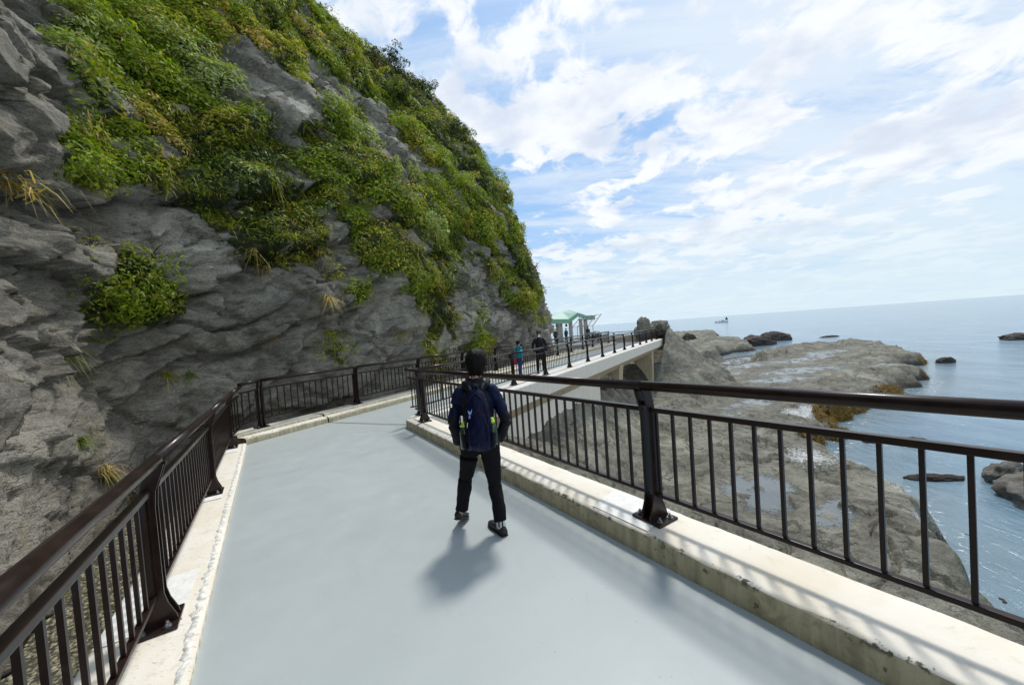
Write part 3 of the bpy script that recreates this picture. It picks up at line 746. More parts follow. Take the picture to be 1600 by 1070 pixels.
D = D+((ra-.5)*.13+(ox*(rb-.5)+oy*(rc-.5))*.32-.01*sstep(FF, .04, 0))
F1, FF, ra, rb, rc, ox, oy = worley(wx*8+fbm(T*5, H*5, seed=118)*.4, wy*10, seed=19)
D = D+(ra-.5)*.045+(ox*(rb-.5)+oy*(rc-.5))*.10
for sl_, sp2, sd_, dp_ in ((.52, 3.4, 141, .34), (.30, 1.9, 142, .16), (-.9, 4.3, 143, .22), (1.6, 5.0, 144, .18)):
    qq = (H-sl_*T)/sp2+fbm(T*.35, H*.35, seed=sd_, octs=5, gain=.45)*.42; cc_ = np.abs(qq-np.round(qq))*sp2
    D = D-dp_*sstep(cc_, .085, .0)*sstep(fbm(T*.3, H*.3, seed=sd_+20, octs=3), -.10, .10)*sstep(H, .2, 1.2)
D = D+fbm(T*1.3, (H-.4*T)*2.2, seed=106, octs=5, ridged=True, gain=.5)*.10+fbm(T*4, (H-.4*T)*9, seed=109, octs=4, gain=.55)*.035*(.4+1.2*sstep(fbm(T*.4,H*.4,seed=131,octs=3),-.2,.3))
D = np.where(H > 20, D*(.35+.65*sstep(H, 25, 20)), D)
gate = .45+.55*sstep(H, 0, 2.6)
D = np.minimum(D, .55-.3*sstep(H, 8, 16))*gate-.10
out = -dv; tilt = np.interp(hl, [0, 7, 12, 20, 27], [.05, .15, .35, .6, .95])[None, :]
CX = CX+out[:, 0:1]*D*(1-.5*tilt); CY = CY+out[:, 1:2]*D*(1-.5*tilt); CZ = CZ+D*tilt*.8
CP = np.stack([CX, CY, CZ], -1)
du = np.gradient(CP, axis=0); dw = np.gradient(CP, axis=1); CN = np.cross(du, dw); CN /= np.linalg.norm(CN, axis=2)[..., None]+1e-9
flip = (CN[..., 0]*out[:, 0:1]+CN[..., 1]*out[:, 1:2]+CN[..., 2]*.3) < 0; CN[flip] *= -1
# where the photograph shows growth on the face
VEG = [
 [(95,60),(130,-40),(345,-40),(362,40),(345,85),(400,150),(440,165),(452,228),(500,262),(545,335),(500,330),(508,408),(470,432),(415,425),(375,400),(290,345),(265,335),(240,300),(180,300),(130,270),(85,240),(80,190),(150,180),(100,120)],
 [(335,-60),(530,-60),(600,60),(690,125),(745,190),(800,285),(842,365),(850,440),(835,492),(800,478),(775,445),(715,300),(690,260),(640,215),(612,172),(560,150),(505,92),(470,88),(468,150),(495,180),(440,110),(400,60),(350,60)],
 [(495,150),(560,180),(600,230),(640,260),(690,290),(760,360),(785,400),(760,412),(722,392),(718,460),(680,492),(660,480),(625,420),(560,392),(545,352),(560,330),(605,355),(560,300),(500,260),(458,232),(478,190)],
 [(148,440),(180,425),(215,395),(262,440),(285,490),(240,520),(150,490)],
 [(655,470),(690,475),(686,560),(664,605),(655,560)], [(690,478),(715,475),(728,545),(700,520)], [(738,500),(757,508),(765,560),(748,562)],
 [(775,445),(835,440),(838,490),(815,505),(785,480)],
 [(500,440),(575,450),(580,480),(520,470)], [(510,495),(535,500),(522,560),(508,540)], [(540,350),(560,345),(620,420),(590,430),(545,395)]]
ux, uy = to_px(CP)
ux2 = ux+fbm(T*.9, H*.9, seed=121, octs=4)*46; uy2 = uy+fbm(T*.9, H*.9, seed=122, octs=4)*46
veg = np.zeros(T.shape)
for pgon in VEG: veg = np.maximum(veg, sstep(sdist(ux2, uy2, [tuple(map(float, p)) for p in pgon]), -7, 9))
veg = np.where((H > 19) & (uy < 20), 1, veg)
veg = np.where(T > 34.5, sstep(H, 6, 9), veg)                      # the far side, past the headland
veg = np.where((ux < 90) & (uy < 250) & (T < 20), veg*.0, veg)
veg *= sstep(fbm(T*.55, (H+.7*T)*.9, seed=123, octs=5, gain=.6), -.24, -.06)
fc = grid_faces(*T.shape)
tag(mesh_np('cliff', CP, fc, M['cliff'], smooth=False, attrs={'veg': veg}), kind='structure')
print('cliff', T.size)

# ------------------------------------------------------------------ growth on the cliff
PAL = {
 'bright': [(.150, .205, .010), (.195, .250, .014), (.110, .165, .012)],
 'mid':    [(.125, .165, .016), (.095, .130, .014), (.155, .19, .022)],
 'yellow': [(.26, .26, .028), (.21, .22, .022), (.33, .30, .05)],
 'dark':   [(.030, .055, .012), (.042, .070, .014), (.055, .080, .02)],
 'pale':   [(.30, .34, .16), (.25, .30, .13), (.17, .22, .055)],
 'tan':    [(.46, .34, .13), (.36, .25, .08), (.27, .23, .06)],
 'weed':   [(.15, .09, .012), (.08, .042, .008), (.20, .13, .02)],
 'grey':   [(.085, .095, .05), (.11, .115, .065), (.06, .07, .04)],
}
PAL = {k: np.array(v)*(1.3 if k not in ('dark', 'grey') else 1.0) for k, v in PAL.items()}
def leaves(name, centers, normals, radii, kinds, per, mat_, size=.055, parent=None, rs=None, droop=0.0, flat=.55, aspect=.55):
    """a heap of leaf-shaped quads: each clump is a dome of leaves pushed out of the rock"""
    rs = rs or np.random.RandomState(1)
    n = len(centers); per_ = np.maximum(3, (per*(radii/.3)**1.7*rs.uniform(.7, 1.3, n))).astype(int)
    idx = np.repeat(np.arange(n), per_); m = len(idx)
    d = rs.normal(0, 1, (m, 3)); d /= np.linalg.norm(d, axis=1)[:, None]
    nr = normals[idx]; dn = (d*nr).sum(1); d = np.where((dn < -.1)[:, None], d-2*dn[:, None]*nr, d)
    rr = radii[idx]*rs.uniform(.45, 1.05, m)**.5
    loc = d*rr[:, None]; loc -= nr*((loc*nr).sum(1)*(1-flat))[:, None]
    P = centers[idx]+loc+nr*.02
    # leaf plane: faces roughly outwards and up
    N = d*.8+nr*.5+np.array([0, 0, .55])+rs.normal(0, .55, (m, 3)); N /= np.linalg.norm(N, axis=1)[:, None]
    a = np.cross(N, rs.normal(0, 1, (m, 3))); a /= np.linalg.norm(a, axis=1)[:, None]+1e-9
    a[:, 2] -= droop; a /= np.linalg.norm(a, axis=1)[:, None]+1e-9
    b = np.cross(N, a); b /= np.linalg.norm(b, axis=1)[:, None]+1e-9
    asp = rs.uniform(.22, .62, m); sz = size*rs.uniform(.45, 1.4, m)*(1+.35*(asp < .32))*(np.clip(.62+.030*np.linalg.norm(centers-np.array([0, 0, CAM_Z]), axis=1)[idx], .7, 1.25) if parent is None else 1)*(.7+.3*np.minimum(1.5, radii[idx]/.3))
    a *= sz[:, None]; b *= (sz*asp)[:, None]
    fold = N*(sz*.18)[:, None]
    V = np.stack([P-a, P+b*.9-a*.05+fold, P+a, P-b*.9-a*.05+fold], 1).reshape(-1, 3)
    names = list(PAL); kk_ = np.array([names.index(k) for k in kinds])[idx]
    table = np.stack([PAL[k] for k in names]); c = table[kk_, rs.randint(0, 3, m)]
    c = c*rs.uniform(.72, 1.3, (m, 1))*(rs.uniform(.8, 1.2, n)[idx])[:, None]
    odd = rs.uniform(0, 1, m) < .035; c[odd] = PAL['tan'][rs.randint(0, 3, odd.sum())]*.8
    V4 = V; F4 = np.arange(m*4).reshape(-1, 4)
    return mesh_np(name, V4, F4, mat_, parent, smooth=False, cols=np.repeat(c, 4, 0))
def blades(name, centers, normals, n_per, length, kinds, mat_, parent=None, rs=None, width=.012, spread=.9, grav=.9):
    rs = rs or np.random.RandomState(2)
    idx = np.repeat(np.arange(len(centers)), n_per); m = len(idx)
    L = (np.asarray(length)[idx] if np.ndim(length) else length)*rs.uniform(.5, 1.25, m)
    d = normals[idx]*.7+np.array([0, 0, .75])+rs.normal(0, spread*.5, (m, 3)); d /= np.linalg.norm(d, axis=1)[:, None]
    p0 = centers[idx]+rs.normal(0, .05, (m, 3))*(L[:, None]/.4)
    s_ = np.cross(d, [0, 0, 1.0])+rs.normal(0, .15, (m, 3)); s_ /= np.linalg.norm(s_, axis=1)[:, None]+1e-9
    rows = []
    for t in (0, .35, .7, 1.0):
        q = p0+d*(L*t)[:, None]; q[:, 2] -= grav*L*t*t*rs.uniform(.7, 1.3, m) if t else 0
        wd = width*(1-t*.9)*(L/.4)**.5
        rows += [q-s_*wd[:, None]/1, q+s_*wd[:, None]/1]
    V = np.stack(rows, 1).reshape(-1, 3); b_ = (np.arange(m)*8)[:, None]
    F = np.concatenate([b_+np.array([k, k+1, k+3, k+2]) for k in (0, 2, 4)], 0)
    names = list(PAL); table = np.stack([PAL[k] for k in names]); kk_ = np.array([names.index(k) for k in kinds])[idx]
    c = table[kk_, rs.randint(0, 3, m)]*rs.uniform(.75, 1.3, (m, 1))
    return mesh_np(name, V, F, mat_, parent, smooth=False, cols=np.repeat(c, 8, 0))
rs = np.random.RandomState(11)
cell = np.linalg.norm(np.cross(du, dw), axis=2)
vis = (ux > -150) & (ux < 950) & (uy > -160)
dist = np.linalg.norm(CP-np.array([0, 0, CAM_Z]), axis=2)
wt = (cell*np.clip(veg, 0, 1)**1.5*np.where(vis, 1, .22)*np.where(T > 36, .2, 1)*(H > .3)/(dist*.06+.4)).ravel(); wt /= wt.sum()
NC = 12500
pick = rs.choice(wt.size, NC, p=wt)
pc = CP.reshape(-1, 3)[pick]; pn = CN.reshape(-1, 3)[pick]; pt = T.ravel()[pick]; ph = H.ravel()[pick]; pd = dist.ravel()[pick]
pux, puy = ux.ravel()[pick], uy.ravel()[pick]
kn1 = fbm(pt*.33, ph*.33, seed=201, octs=3)+rs.normal(0, .05, NC); kn2 = fbm(pt*.5, ph*.5, seed=202, octs=3)+rs.normal(0, .07, NC)
kinds = np.full(NC, 'mid', dtype=object)
kinds[kn1 > .07] = 'bright'; kinds[kn1 < -.20] = 'dark'
kinds[(kn2 > .15)] = 'yellow'; kinds[(kn2 < -.21) & (kn1 > -.15)] = 'pale'
kinds[(kn2 > .30)] = 'tan'; kinds[(kn1 > -.05) & (kn1 < -.02)] = 'dark'
kinds[(rs.uniform(0, 1, NC) < .10)] = 'yellow'
ridge = (pux > 560) & (puy < 260) & (puy < (pux-560)*.75+110)
kinds[ridge & (rs.uniform(0, 1, NC) < .45)] = 'grey'
rad_ = rs.uniform(.09, .24, NC)*(1+.026*pd)*(.7+.9*sstep(kn1, -.3, .4))
big_ = rs.uniform(0, 1, NC) < .08; rad_[big_] *= 1.7
pc = pc+pn*(rad_*.25)[:, None]
tag(leaves('cliff_foliage', pc, pn, rad_, kinds, 46, M['leaf'], .046, rs=rs), 'mass of green shrubs, vines and leaves clinging to the steep cliff face', 'foliage', kind='stuff')
# long grasses mixed through the growth
pick = rs.choice(wt.size, 4200, p=wt); gc = CP.reshape(-1, 3)[pick]; gn = CN.reshape(-1, 3)[pick]
kg = fbm(T.ravel()[pick]*.4, H.ravel()[pick]*.4, seed=205, octs=3); gk = np.where(kg > .12, 'tan', np.where(kg > -.05, 'yellow', 'mid'))
tag(blades('cliff_grass', gc, gn, 15, rs.uniform(.2, .55, 4200), gk, M['grass'], rs=rs, width=.010), 'long arching grasses growing among the shrubs on the cliff', 'grass', kind='stuff')
def on_cliff(px, py):
    """the point of the cliff face that the photograph shows at a pixel"""
    e = (ux-px)**2+(uy-py)**2; e = np.where((e < 500) & ((CN*(CP-np.array([0, 0, CAM_Z]))).sum(-1) < 0), e+dist*3, 1e9)
    i = np.unravel_index(np.argmin(e), e.shape)
    return CP[i], CN[i], dist[i]
def shrub(px, py, r_px, kind, label, group=None, name='shrub', n=26, sz=.05, mix=None, squash=.9):
    c, nrm, dd_ = on_cliff(px, py); r_ = r_px/PX*dd_
    root = empty(name, c, label=label, cat='shrub', group=group)
    k = n; off = rs.normal(0, .50, (k, 3))*r_; off -= nrm*((off*nrm).sum(1)*.55)[:, None]; off += nrm*r_*.16; off[:, 2] += .05*r_
    cc = off; nn_ = off/(np.linalg.norm(off, axis=1)[:, None]+1e-6)*.6+nrm*.6; nn_ /= np.linalg.norm(nn_, axis=1)[:, None]
    kd = np.array([kind if (mix is None or random.random() < .65) else mix for _ in range(k)], dtype=object)
    leaves('foliage', cc, nn_, np.full(k, r_*.30)*rs.uniform(.5, 1.3, k), kd, max(30, 34*(r_/.6)**.3), M['leaf'], sz*(.6+.03*dd_), root, rs, flat=squash)
    mb = MB()
    for _ in range(5):
        e = Vector(rs.normal(0, .35, 3)*r_)+Vector(nrm)*r_*.5
        mb.tube([Vector(nrm)*-.06, e*.5+Vector((0, 0, .04)), e], [.018*r_/.5+.004, .010, .004], 6)
    mb.build('stem', M['bark'], root)
    return root
M['bark'] = simple('bark', (.06, .045, .03), .9, .3, 20, bmp=.4)
shrub(203, 458, 46, 'bright', 'large bright green shrub growing alone on the bare grey rock at the left', mix='mid', n=95)
shrub(258, 476, 22, 'tan', 'shrub with dry orange tips at the right end of the lone green clump', mix='bright', n=26)
shrub(810, 468, 32, 'yellow', 'green and yellow shrub low on the headland above the two walkers', mix='mid', n=40)
shrub(622, 98, 20, 'grey', 'dark rounded shrub standing on the skyline of the cliff', mix='dark', n=50)
shrub(664, 132, 17, 'grey', 'dark shrub on the skyline just below the rounded one', mix='dark', n=34)
shrub(706, 206, 20, 'dark', 'very dark green shrub near the cliff edge below the skyline pair', mix='dark', n=50)
shrub(440, 345, 30, 'pale', 'pale silvery green shrub in the middle of the cliff growth', mix='yellow', n=24)
shrub(705, 430, 30, 'pale', 'pale silvery shrub at the bottom of the middle growth, above the boy', mix='pale', n=30)
shrub(145, 383, 16, 'yellow', 'small yellow green shrub above the lone green clump', n=16)
shrub(232, 405, 17, 'bright', 'small round shrub at the top edge of the lone green clump', n=16)
shrub(847, 408, 9, 'grey', 'small twiggy bush sticking out of the headland against the sky', n=10)
def tuft(px, py, L, kind, label, n=60, group='grass tufts on the lower rock face'):
    c, nrm, dd_ = on_cliff(px, py); Lm = L/PX*dd_
    o = blades('grass_tuft', np.zeros((1, 3)), nrm[None, :], n, Lm, [kind], M['grass'], rs=rs, width=.004+.0005*dd_, spread=1.3, grav=1.0)
    o.location = c; return tag(o, label, 'grass tuft', group)
tuft(82, 548, 34, 'yellow', 'yellow green tuft hanging below the overhang at the far left', 90)
tuft(127, 690, 18, 'mid', 'small green tuft on the sloping slab left of the railing')
tuft(165, 735, 24, 'tan', 'straw coloured tuft just above the nearest handrail')
tuft(14, 290, 46, 'tan', 'dry brown grass clump at the left edge of the photo', 90)
tuft(130, 222, 40, 'tan', 'dry straw grass fans under the upper left foliage', 90)
tuft(262, 588, 22, 'yellow', 'yellow tuft on the rock ledge above the railing corner')
tuft(300, 585, 18, 'mid', 'short green tuft beside the yellow one above the railing corner')
tuft(515, 470, 28, 'tan', 'dry tuft at the lower edge of the middle growth', 70)
tuft(560, 468, 22, 'bright', 'bright green tuft at the right of the dry one in mid cliff', 60)
tuft(512, 520, 26, 'yellow', 'yellow tuft hanging in a cleft above the far railing', 70)
tuft(752, 525, 20, 'yellow', 'yellow green tuft in the cleft left of the two walkers', 70)
tuft(668, 545, 24, 'yellow', 'grass hanging at the foot of the long green streak', 70)
tuft(690, 500, 22, 'mid', 'green tuft halfway down the long green streak', 70)
tuft(625, 520, 16, 'tan', 'thin brown tuft on the bare slab left of the green streak')
tuft(40, 485, 14, 'mid', 'tiny dark green tuft on the slab at the far left')
tuft(848, 497, 14, 'yellow', 'pale tuft at the foot of the headland beside the man')
tuft(430, 528, 14, 'tan', 'small dry tuft on the grey boulder face in mid cliff')

# ------------------------------------------------------------------ people
def noise_disp(me, amp, sc, seed=0, sx=1, sy=1, sz=1):
    n = len(me.vertices); co = np.empty(n*3, np.float32); me.vertices.foreach_get('co', co); co = co.reshape(-1, 3)
    no = np.empty(n*3, np.float32); me.vertices.foreach_get('normal', no); no = no.reshape(-1, 3)
    d = fbm(co[:, 0]*sc*sx, co[:, 1]*sc*sy, co[:, 2]*sc*sz, octs=3, seed=seed)*amp
    me.vertices.foreach_set('co', (co+no*d[:, None]).astype(np.float32).ravel()); me.update()
def fused(mb, voxel, name, material, parent=None, smooth=4, disp=None, loc=None):
    """merge overlapping lofts into one continuous skin"""
    o = mb.build('tmp', material)
    md = o.modifiers.new('r', 'REMESH'); md.mode = 'VOXEL'; md.voxel_size = voxel
    if smooth: sm = o.modifiers.new('s', 'SMOOTH'); sm.factor = .6; sm.iterations = smooth
    dg = bpy.context.evaluated_depsgraph_get(); me = bpy.data.meshes.new_from_object(o.evaluated_get(dg))
    bpy.data.objects.remove(o); me.name = name
    for p in me.polygons: p.use_smooth = True
    if disp: noise_disp(me, *disp)
    if not me.materials: me.materials.append(material)
    r = link(bpy.data.objects.new(name, me), parent)
    if loc: r.location = loc
    return r
def loft(mb, rings, n=18, yaw=0.0):
    """rings: (x, y, z, half width, half depth[, pitch]) stacked along the body, axes turned by yaw"""
    vs = []; c, s = math.cos(yaw), math.sin(yaw)
    for r_ in rings:
        x, y, z, a, b = r_[:5]; pt_ = r_[5] if len(r_) > 5 else 0
        for k in range(n):
            th = 2*math.pi*k/n; u, v = a*math.cos(th), b*math.sin(th)
            vs.append((x+u*c-v*s*math.cos(pt_), y+u*s+v*c*math.cos(pt_), z+v*math.sin(pt_)))
    m = len(rings)
    fs = [(i*n+k, i*n+(k+1) % n, (i+1)*n+(k+1) % n, (i+1)*n+k) for i in range(m-1) for k in range(n)]
    fs += [tuple(range(n))[::-1], tuple(range((m-1)*n, m*n))]
    mb.add(vs, fs); return mb
def limb(mb, pts, n=14):
    """pts: (Vector, radius) resampled with a little roundness"""
    P = [Vector(p[0]) for p in pts]; r_ = [p[1] for p in pts]; out = []; rr = []
    for i in range(len(P)-1):
        for t in np.linspace(0, 1, 5)[:-1]:
            a = P[max(i-1, 0)]; b = P[i]; c = P[i+1]; d = P[min(i+2, len(P)-1)]
            q = .5*((2*b)+(c-a)*t+(2*a-5*b+4*c-d)*t*t+(3*b-a-3*c+d)*t**3); q = q*.5+(b.lerp(c, t))*.5
            out.append(q); rr.append(r_[i]*(1-t)+r_[i+1]*t)
    out.append(P[-1]); rr.append(r_[-1])
    return mb.tube(out, rr, n)
def hand(mb, wrist, down, palm, side, s=1.0, curl=.5):
    """palm and five separate fingers; palm = direction the palm faces; side = towards the thumb"""
    D, Pn, Sd = Vector(down).normalized(), Vector(palm).normalized(), Vector(side).normalized()
    w_ = Vector(wrist); L = .085*s
    vs = []; n = 12; rings = [(0, .024, .017), (.25, .030, .016), (.6, .038, .015), (1.0, .038, .012)]
    for t, a, b in rings:
        for k in range(n):
            th = 2*math.pi*k/n; vs.append(w_+D*L*t+Sd*a*s*math.cos(th)+Pn*b*s*math.sin(th))
    m = len(rings); fs = [(i*n+k, i*n+(k+1) % n, (i+1)*n+(k+1) % n, (i+1)*n+k) for i in range(m-1) for k in range(n)]+[tuple(range(n)), tuple(range((m-1)*n, m*n))]
    mb.add(vs, fs)
    for j, ln in enumerate((.068, .076, .071, .056)):
        b0 = w_+D*L*.92+Sd*(.029-.0195*j)*s; a = curl*(.8+.12*j); p = [b0]; ang = 0; d_ = D.copy()
        for seg_ in (.45, .31, .24):
            ang += a*.75; d_ = (D*math.cos(ang)+Pn*math.sin(ang)).normalized(); p.append(p[-1]+d_*ln*seg_*s)
        mb.tube(p, [.0088*s, .0084*s, .0076*s, .006*s], 8)
    t0 = w_+D*L*.22+Sd*.024*s; dT = (D*.72+Sd*.62+Pn*.35).normalized(); t1 = t0+dT*.036*s; t2 = t1+(D*.9+Sd*.15+Pn*.5).normalized()*.03*s; t3 = t2+(D*.9+Pn*.55).normalized()*.022*s
    mb.tube([w_+D*L*.1+Sd*.012*s, t0, t1, t2, t3], [.013*s, .0125*s, .0105*s, .0095*s, .007*s], 8)
def head(mb, c, s, yaw=0):
    """skull, jaw, nose, ears, lips about the centre c, facing +Y turned by yaw; s = head height / .22"""
    f = Vector((-math.sin(yaw), math.cos(yaw), 0)); x_ = Vector((math.cos(yaw), math.sin(yaw), 0)); c = Vector(c)
    def E(o, rx, ry, rz):
        q = c+x_*o[0]*s+f*o[1]*s+Vector((0, 0, o[2]*s)); rg = []
        for t in np.linspace(-.98, .98, 9):
            k = math.sqrt(1-t*t); rg.append((q.x, q.y, q.z+rz*s*t, rx*s*k, ry*s*k))
        loft(mb, rg, 16, yaw)
    E((0, -.012, .020), .073, .092, .092); E((0, .022, -.035), .056, .062, .075); E((0, .03, -.085), .034, .035, .028)
    mb.tube([c+f*.078*s+Vector((0, 0, .012*s)), c+f*.098*s+Vector((0, 0, -.024*s)), c+f*.085*s+Vector((0, 0, -.034*s))], [.007*s, .013*s, .010*s], 8)
    for sg in (-1, 1):
        E((sg*.074, -.006, -.012), .009, .018, .030)
        mb.tube([c+f*.080*s+x_*sg*.014*s+Vector((0, 0, .018*s)), c+f*.070*s+x_*sg*.045*s+Vector((0, 0, .020*s))], .008*s, 6)
    mb.tube([c+f*.080*s+x_*-.022*s+Vector((0, 0, -.058*s)), c+f*.088*s+Vector((0, 0, -.057*s)), c+f*.080*s+x_*.022*s+Vector((0, 0, -.058*s))], .007*s, 6)
def eyes(c, s, yaw, parent):
    f = Vector((-math.sin(yaw), math.cos(yaw), 0)); x_ = Vector((math.cos(yaw), math.sin(yaw), 0)); c = Vector(c)
    for sg in (-1, 1):
        m = MB(); q = c+f*.071*s+x_*sg*.030*s+Vector((0, 0, .002*s))
        loft(m, [(q.x, q.y, q.z+.012*s*t, .014*s*math.sqrt(1-t*t), .012*s*math.sqrt(1-t*t)) for t in (-.95, -.6, 0, .6, .95)], 10, yaw); m.build('eye', M['eye'], parent, True)
M['eye'] = simple('eye', (.03, .02, .015), .15, .2, 20)
def shoe(parent, heel, toe, s, material, sole_mat, lift=0.0):
    """a low shoe from heel point to toe point (ground contact line), with a separate sole"""
    h_, t_ = Vector(heel), Vector(toe); D = (t_-h_); L = D.length; D.normalize(); S_ = D.cross(Vector((0, 0, 1))).normalized(); U = S_.cross(D).normalized()
    prof = [(0, .030, .062), (.10, .037, .080), (.28, .038, .082), (.45, .041, .066), (.66, .048, .052), (.84, .044, .042), (.96, .028, .030), (1.0, .012, .020)]
    def mk(z0f, hf, grow):
        m = MB(); vs = []; n = 14
        for t, w_, h2 in prof:
            for k in range(n):
                th = 2*math.pi*k/n; u = math.cos(th)*(w_+grow)*s; v = (math.sin(th)*.5+.5)
                v = z0f*s+(hf(h2)*v)*s; vs.append(h_+D*L*t+S_*u+U*v)
        mm = len(prof); fs = [(i*n+k, i*n+(k+1) % n, (i+1)*n+(k+1) % n, (i+1)*n+k) for i in range(mm-1) for k in range(n)]+[tuple(range(n)), tuple(range((mm-1)*n, mm*n))]
        m.add(vs, fs); return m
    sh = mk(.014, lambda h: h, 0).build('shoe', material, parent, True)
    mk(.0, lambda h: .024, .004).build('sole', sole_mat, sh, True)
    return sh

def figure(root, J, s, c, voxel=.012, yaw=0.0, hands=True, clothes=True):
    """J: joints in metres; s: girth scale; c: materials for jacket, trousers, hair, shoes, sole"""
    Hd = J['head']; nk = J['neck']; sL, sR, hL, hR = (Vector(J[k]) for k in ('shL', 'shR', 'hipL', 'hipR'))
    ch = (sL+sR)/2; hp_ = (hL+hR)/2; hw = (sR-sL).length/2; pw = (hR-hL).length/2
    tw = math.atan2((sR-sL).y, (sR-sL).x)
    def torso(mb, g, top=True, low=.0):
        rg = []
        for t, wx, dy, oy in ((-.16, pw+.045, .085, 0), (-.05, pw+.075, .108, -.01), (.1, pw+.070, .105, -.008), (.35, hw*.70, .092, 0), (.6, hw*.82, .104, .0), (.8, hw*.92, .106, -.008), (.93, hw*.76, .088, -.012), (1.03, hw*.46, .066, -.008), (1.12, .062, .058, 0)):
            if t < low: continue
            q = hp_.lerp(ch, t) if t <= 1 else ch+(Vector(nk)-ch)*((t-1)/.12*.8)
            rg.append((q.x, q.y+oy*s, q.z, (wx+g)*1.0 if t < 1.1 else (wx*s+g), (dy*s+g)))
        loft(mb, rg, 22, tw)
    def legs(mb, g, end=1.0):
        for k in 'LR':
            hp2, kn, an = (Vector(J[j+k]) for j in ('hip', 'kn', 'an'))
            cup = hp2+Vector((0, 0, .03))
            limb(mb, [(cup, .082*s+g), (hp2.lerp(kn, .3), .078*s+g), (hp2.lerp(kn, .7), .062*s+g), (kn, .052*s+g), (kn.lerp(an, .3), .051*s+g), (kn.lerp(an, .75), .038*s+g*1.3), (kn.lerp(an, end), .034*s+g*1.5)])
    def arms(mb, g, end=1.0):
        for k in 'LR':
            sh, el, wr = (Vector(J[j+k]) for j in ('sh', 'el', 'wr'))
            inn = ((sL+sR)/2-sh)*.38+Vector((0, 0, .022))
            limb(mb, [(sh+inn, .030*s+g), (sh+inn*.35+Vector((0, 0, -.006)), .046*s+g), (sh+Vector((0, 0, -.03)), .052*s+g), (sh.lerp(el, .38), .046*s+g), (el, .037*s+g*1.1), (el.lerp(wr, .35), .036*s+g), (el.lerp(wr, end), .024*s+g*1.2)])
    b = MB(); torso(b, -.004); legs(b, -.004); arms(b, -.007)
    b.tube([ch+Vector((0, 0, -.02)), Vector(nk), Vector(Hd)+Vector((0, -.02*s, -.03))], [.056*s, .050*s, .050*s], 14)
    head(b, Hd, J.get('hs', 1.0), yaw)
    if hands:
        for k, sg in (('L', 1), ('R', -1)):
            hd = J['hand'+k]; hand(b, J['wr'+k], hd[0], hd[1], hd[2], s*.98, hd[3])
    for k in 'LR':
        b.tube([Vector(J['an'+k])+Vector((0, 0, .02)), Vector(J['heel'+k]).lerp(Vector(J['toe'+k]), .25)+Vector((0, 0, .035)), Vector(J['heel'+k]).lerp(Vector(J['toe'+k]), .75)+Vector((0, 0, .025))], [.034*s, .030*s, .022*s], 10)
    body = fused(b, voxel*.55 if hands else voxel, 'body', M['skin'], root, 3)
    eyes(Hd, J.get('hs', 1.0), yaw, body)
    t = MB(); torso(t, .016, low=-1)
    t2 = MB(); loft(t2, [(q[0], q[1], q[2], q[3], q[4]) for q in [(hp_.x, hp_.y, hp_.z-.10*s, pw+.062, .092*s+.01), (hp_.x, hp_.y, hp_.z, pw+.088, .118*s), (hp_.x, hp_.y, hp_.z+.12, pw+.075, .112*s)]], 22, tw)
    legs(t2, .016, .97); fused(t2, voxel*.8, 'trousers', c['trousers'], root, 4, (.018, 9, 5, 1, 1, .8))
    j = MB(); torso(j, .020, low=-.06); arms(j, .014, .97)
    j.tube([ch+Vector((0, .0, .0)), Vector(nk)+Vector((0, 0, .015))], [.085*s, .068*s], 14)
    fused(j, voxel*.8, 'jacket', c['jacket'], root, 4, (.022, 9, 8, 1, 1, 1.0))
    hs = J.get('hs', 1.0); f = Vector((-math.sin(yaw), math.cos(yaw), 0)); hc = Vector(Hd)
    h = MB(); q = hc-f*.020*hs+Vector((0, 0, .030*hs))
    loft(h, [(q.x, q.y, q.z+.100*hs*t_, .088*hs*math.sqrt(1-t_*t_), .100*hs*math.sqrt(1-t_*t_)) for t_ in np.linspace(-.97, .97, 11)], 20, yaw)
    q2 = hc-f*.044*hs+Vector((0, 0, -.030*hs))
    loft(h, [(q2.x, q2.y, q2.z+.062*hs*t_, .071*hs*math.sqrt(1-t_*t_), .058*hs*math.sqrt(1-t_*t_)) for t_ in np.linspace(-.97, .97, 9)], 18, yaw)
    ho = fused(h, voxel*.6, 'hair', c['hair'], root, 2, (.012, 26, 3, 1, 1, .25))
    if hands:
        hm = ho.data; n_ = len(hm.vertices); co_ = np.empty(n_*3, np.float32); hm.vertices.foreach_get('co', co_); co_ = co_.reshape(-1, 3)
        nn_ = np.empty(n_*3, np.float32); hm.vertices.foreach_get('normal', nn_); nn_ = nn_.reshape(-1, 3)
        r9 = np.random.RandomState(5); pk_ = r9.randint(0, n_, 2600); p0 = co_[pk_]-nn_[pk_]*.002; m9 = len(p0)
        cw = np.array([hc.x, hc.y, hc.z+.13*hs])-np.array([f.x, f.y, 0])*.03
        dr_ = p0-cw; dr_ -= nn_[pk_]*(dr_*nn_[pk_]).sum(1)[:, None]; dr_[:, 2] -= .03; dr_ += r9.normal(0, .018, (m9, 3)); dr_ /= np.linalg.norm(dr_, axis=1)[:, None]+1e-9
        ln = r9.uniform(.020, .048, m9)[:, None]*hs; sd_ = np.cross(dr_, nn_[pk_]); sd_ /= np.linalg.norm(sd_, axis=1)[:, None]+1e-9; sd_ *= .0022
        mid_ = p0+dr_*ln*.55+nn_[pk_]*.005; tip_ = p0+dr_*ln+nn_[pk_]*r9.uniform(-.002, .008, m9)[:, None]
        VV = np.stack([p0-sd_, p0+sd_, mid_+sd_*.8, mid_-sd_*.8, tip_+sd_*.1, tip_-sd_*.1], 1).reshape(-1, 3); bb = (np.arange(m9)*6)[:, None]
        mesh_np('hair_strands', VV, np.concatenate([bb+np.array([0, 1, 2, 3]), bb+np.array([3, 2, 4, 5])]), c['hair'], ho)
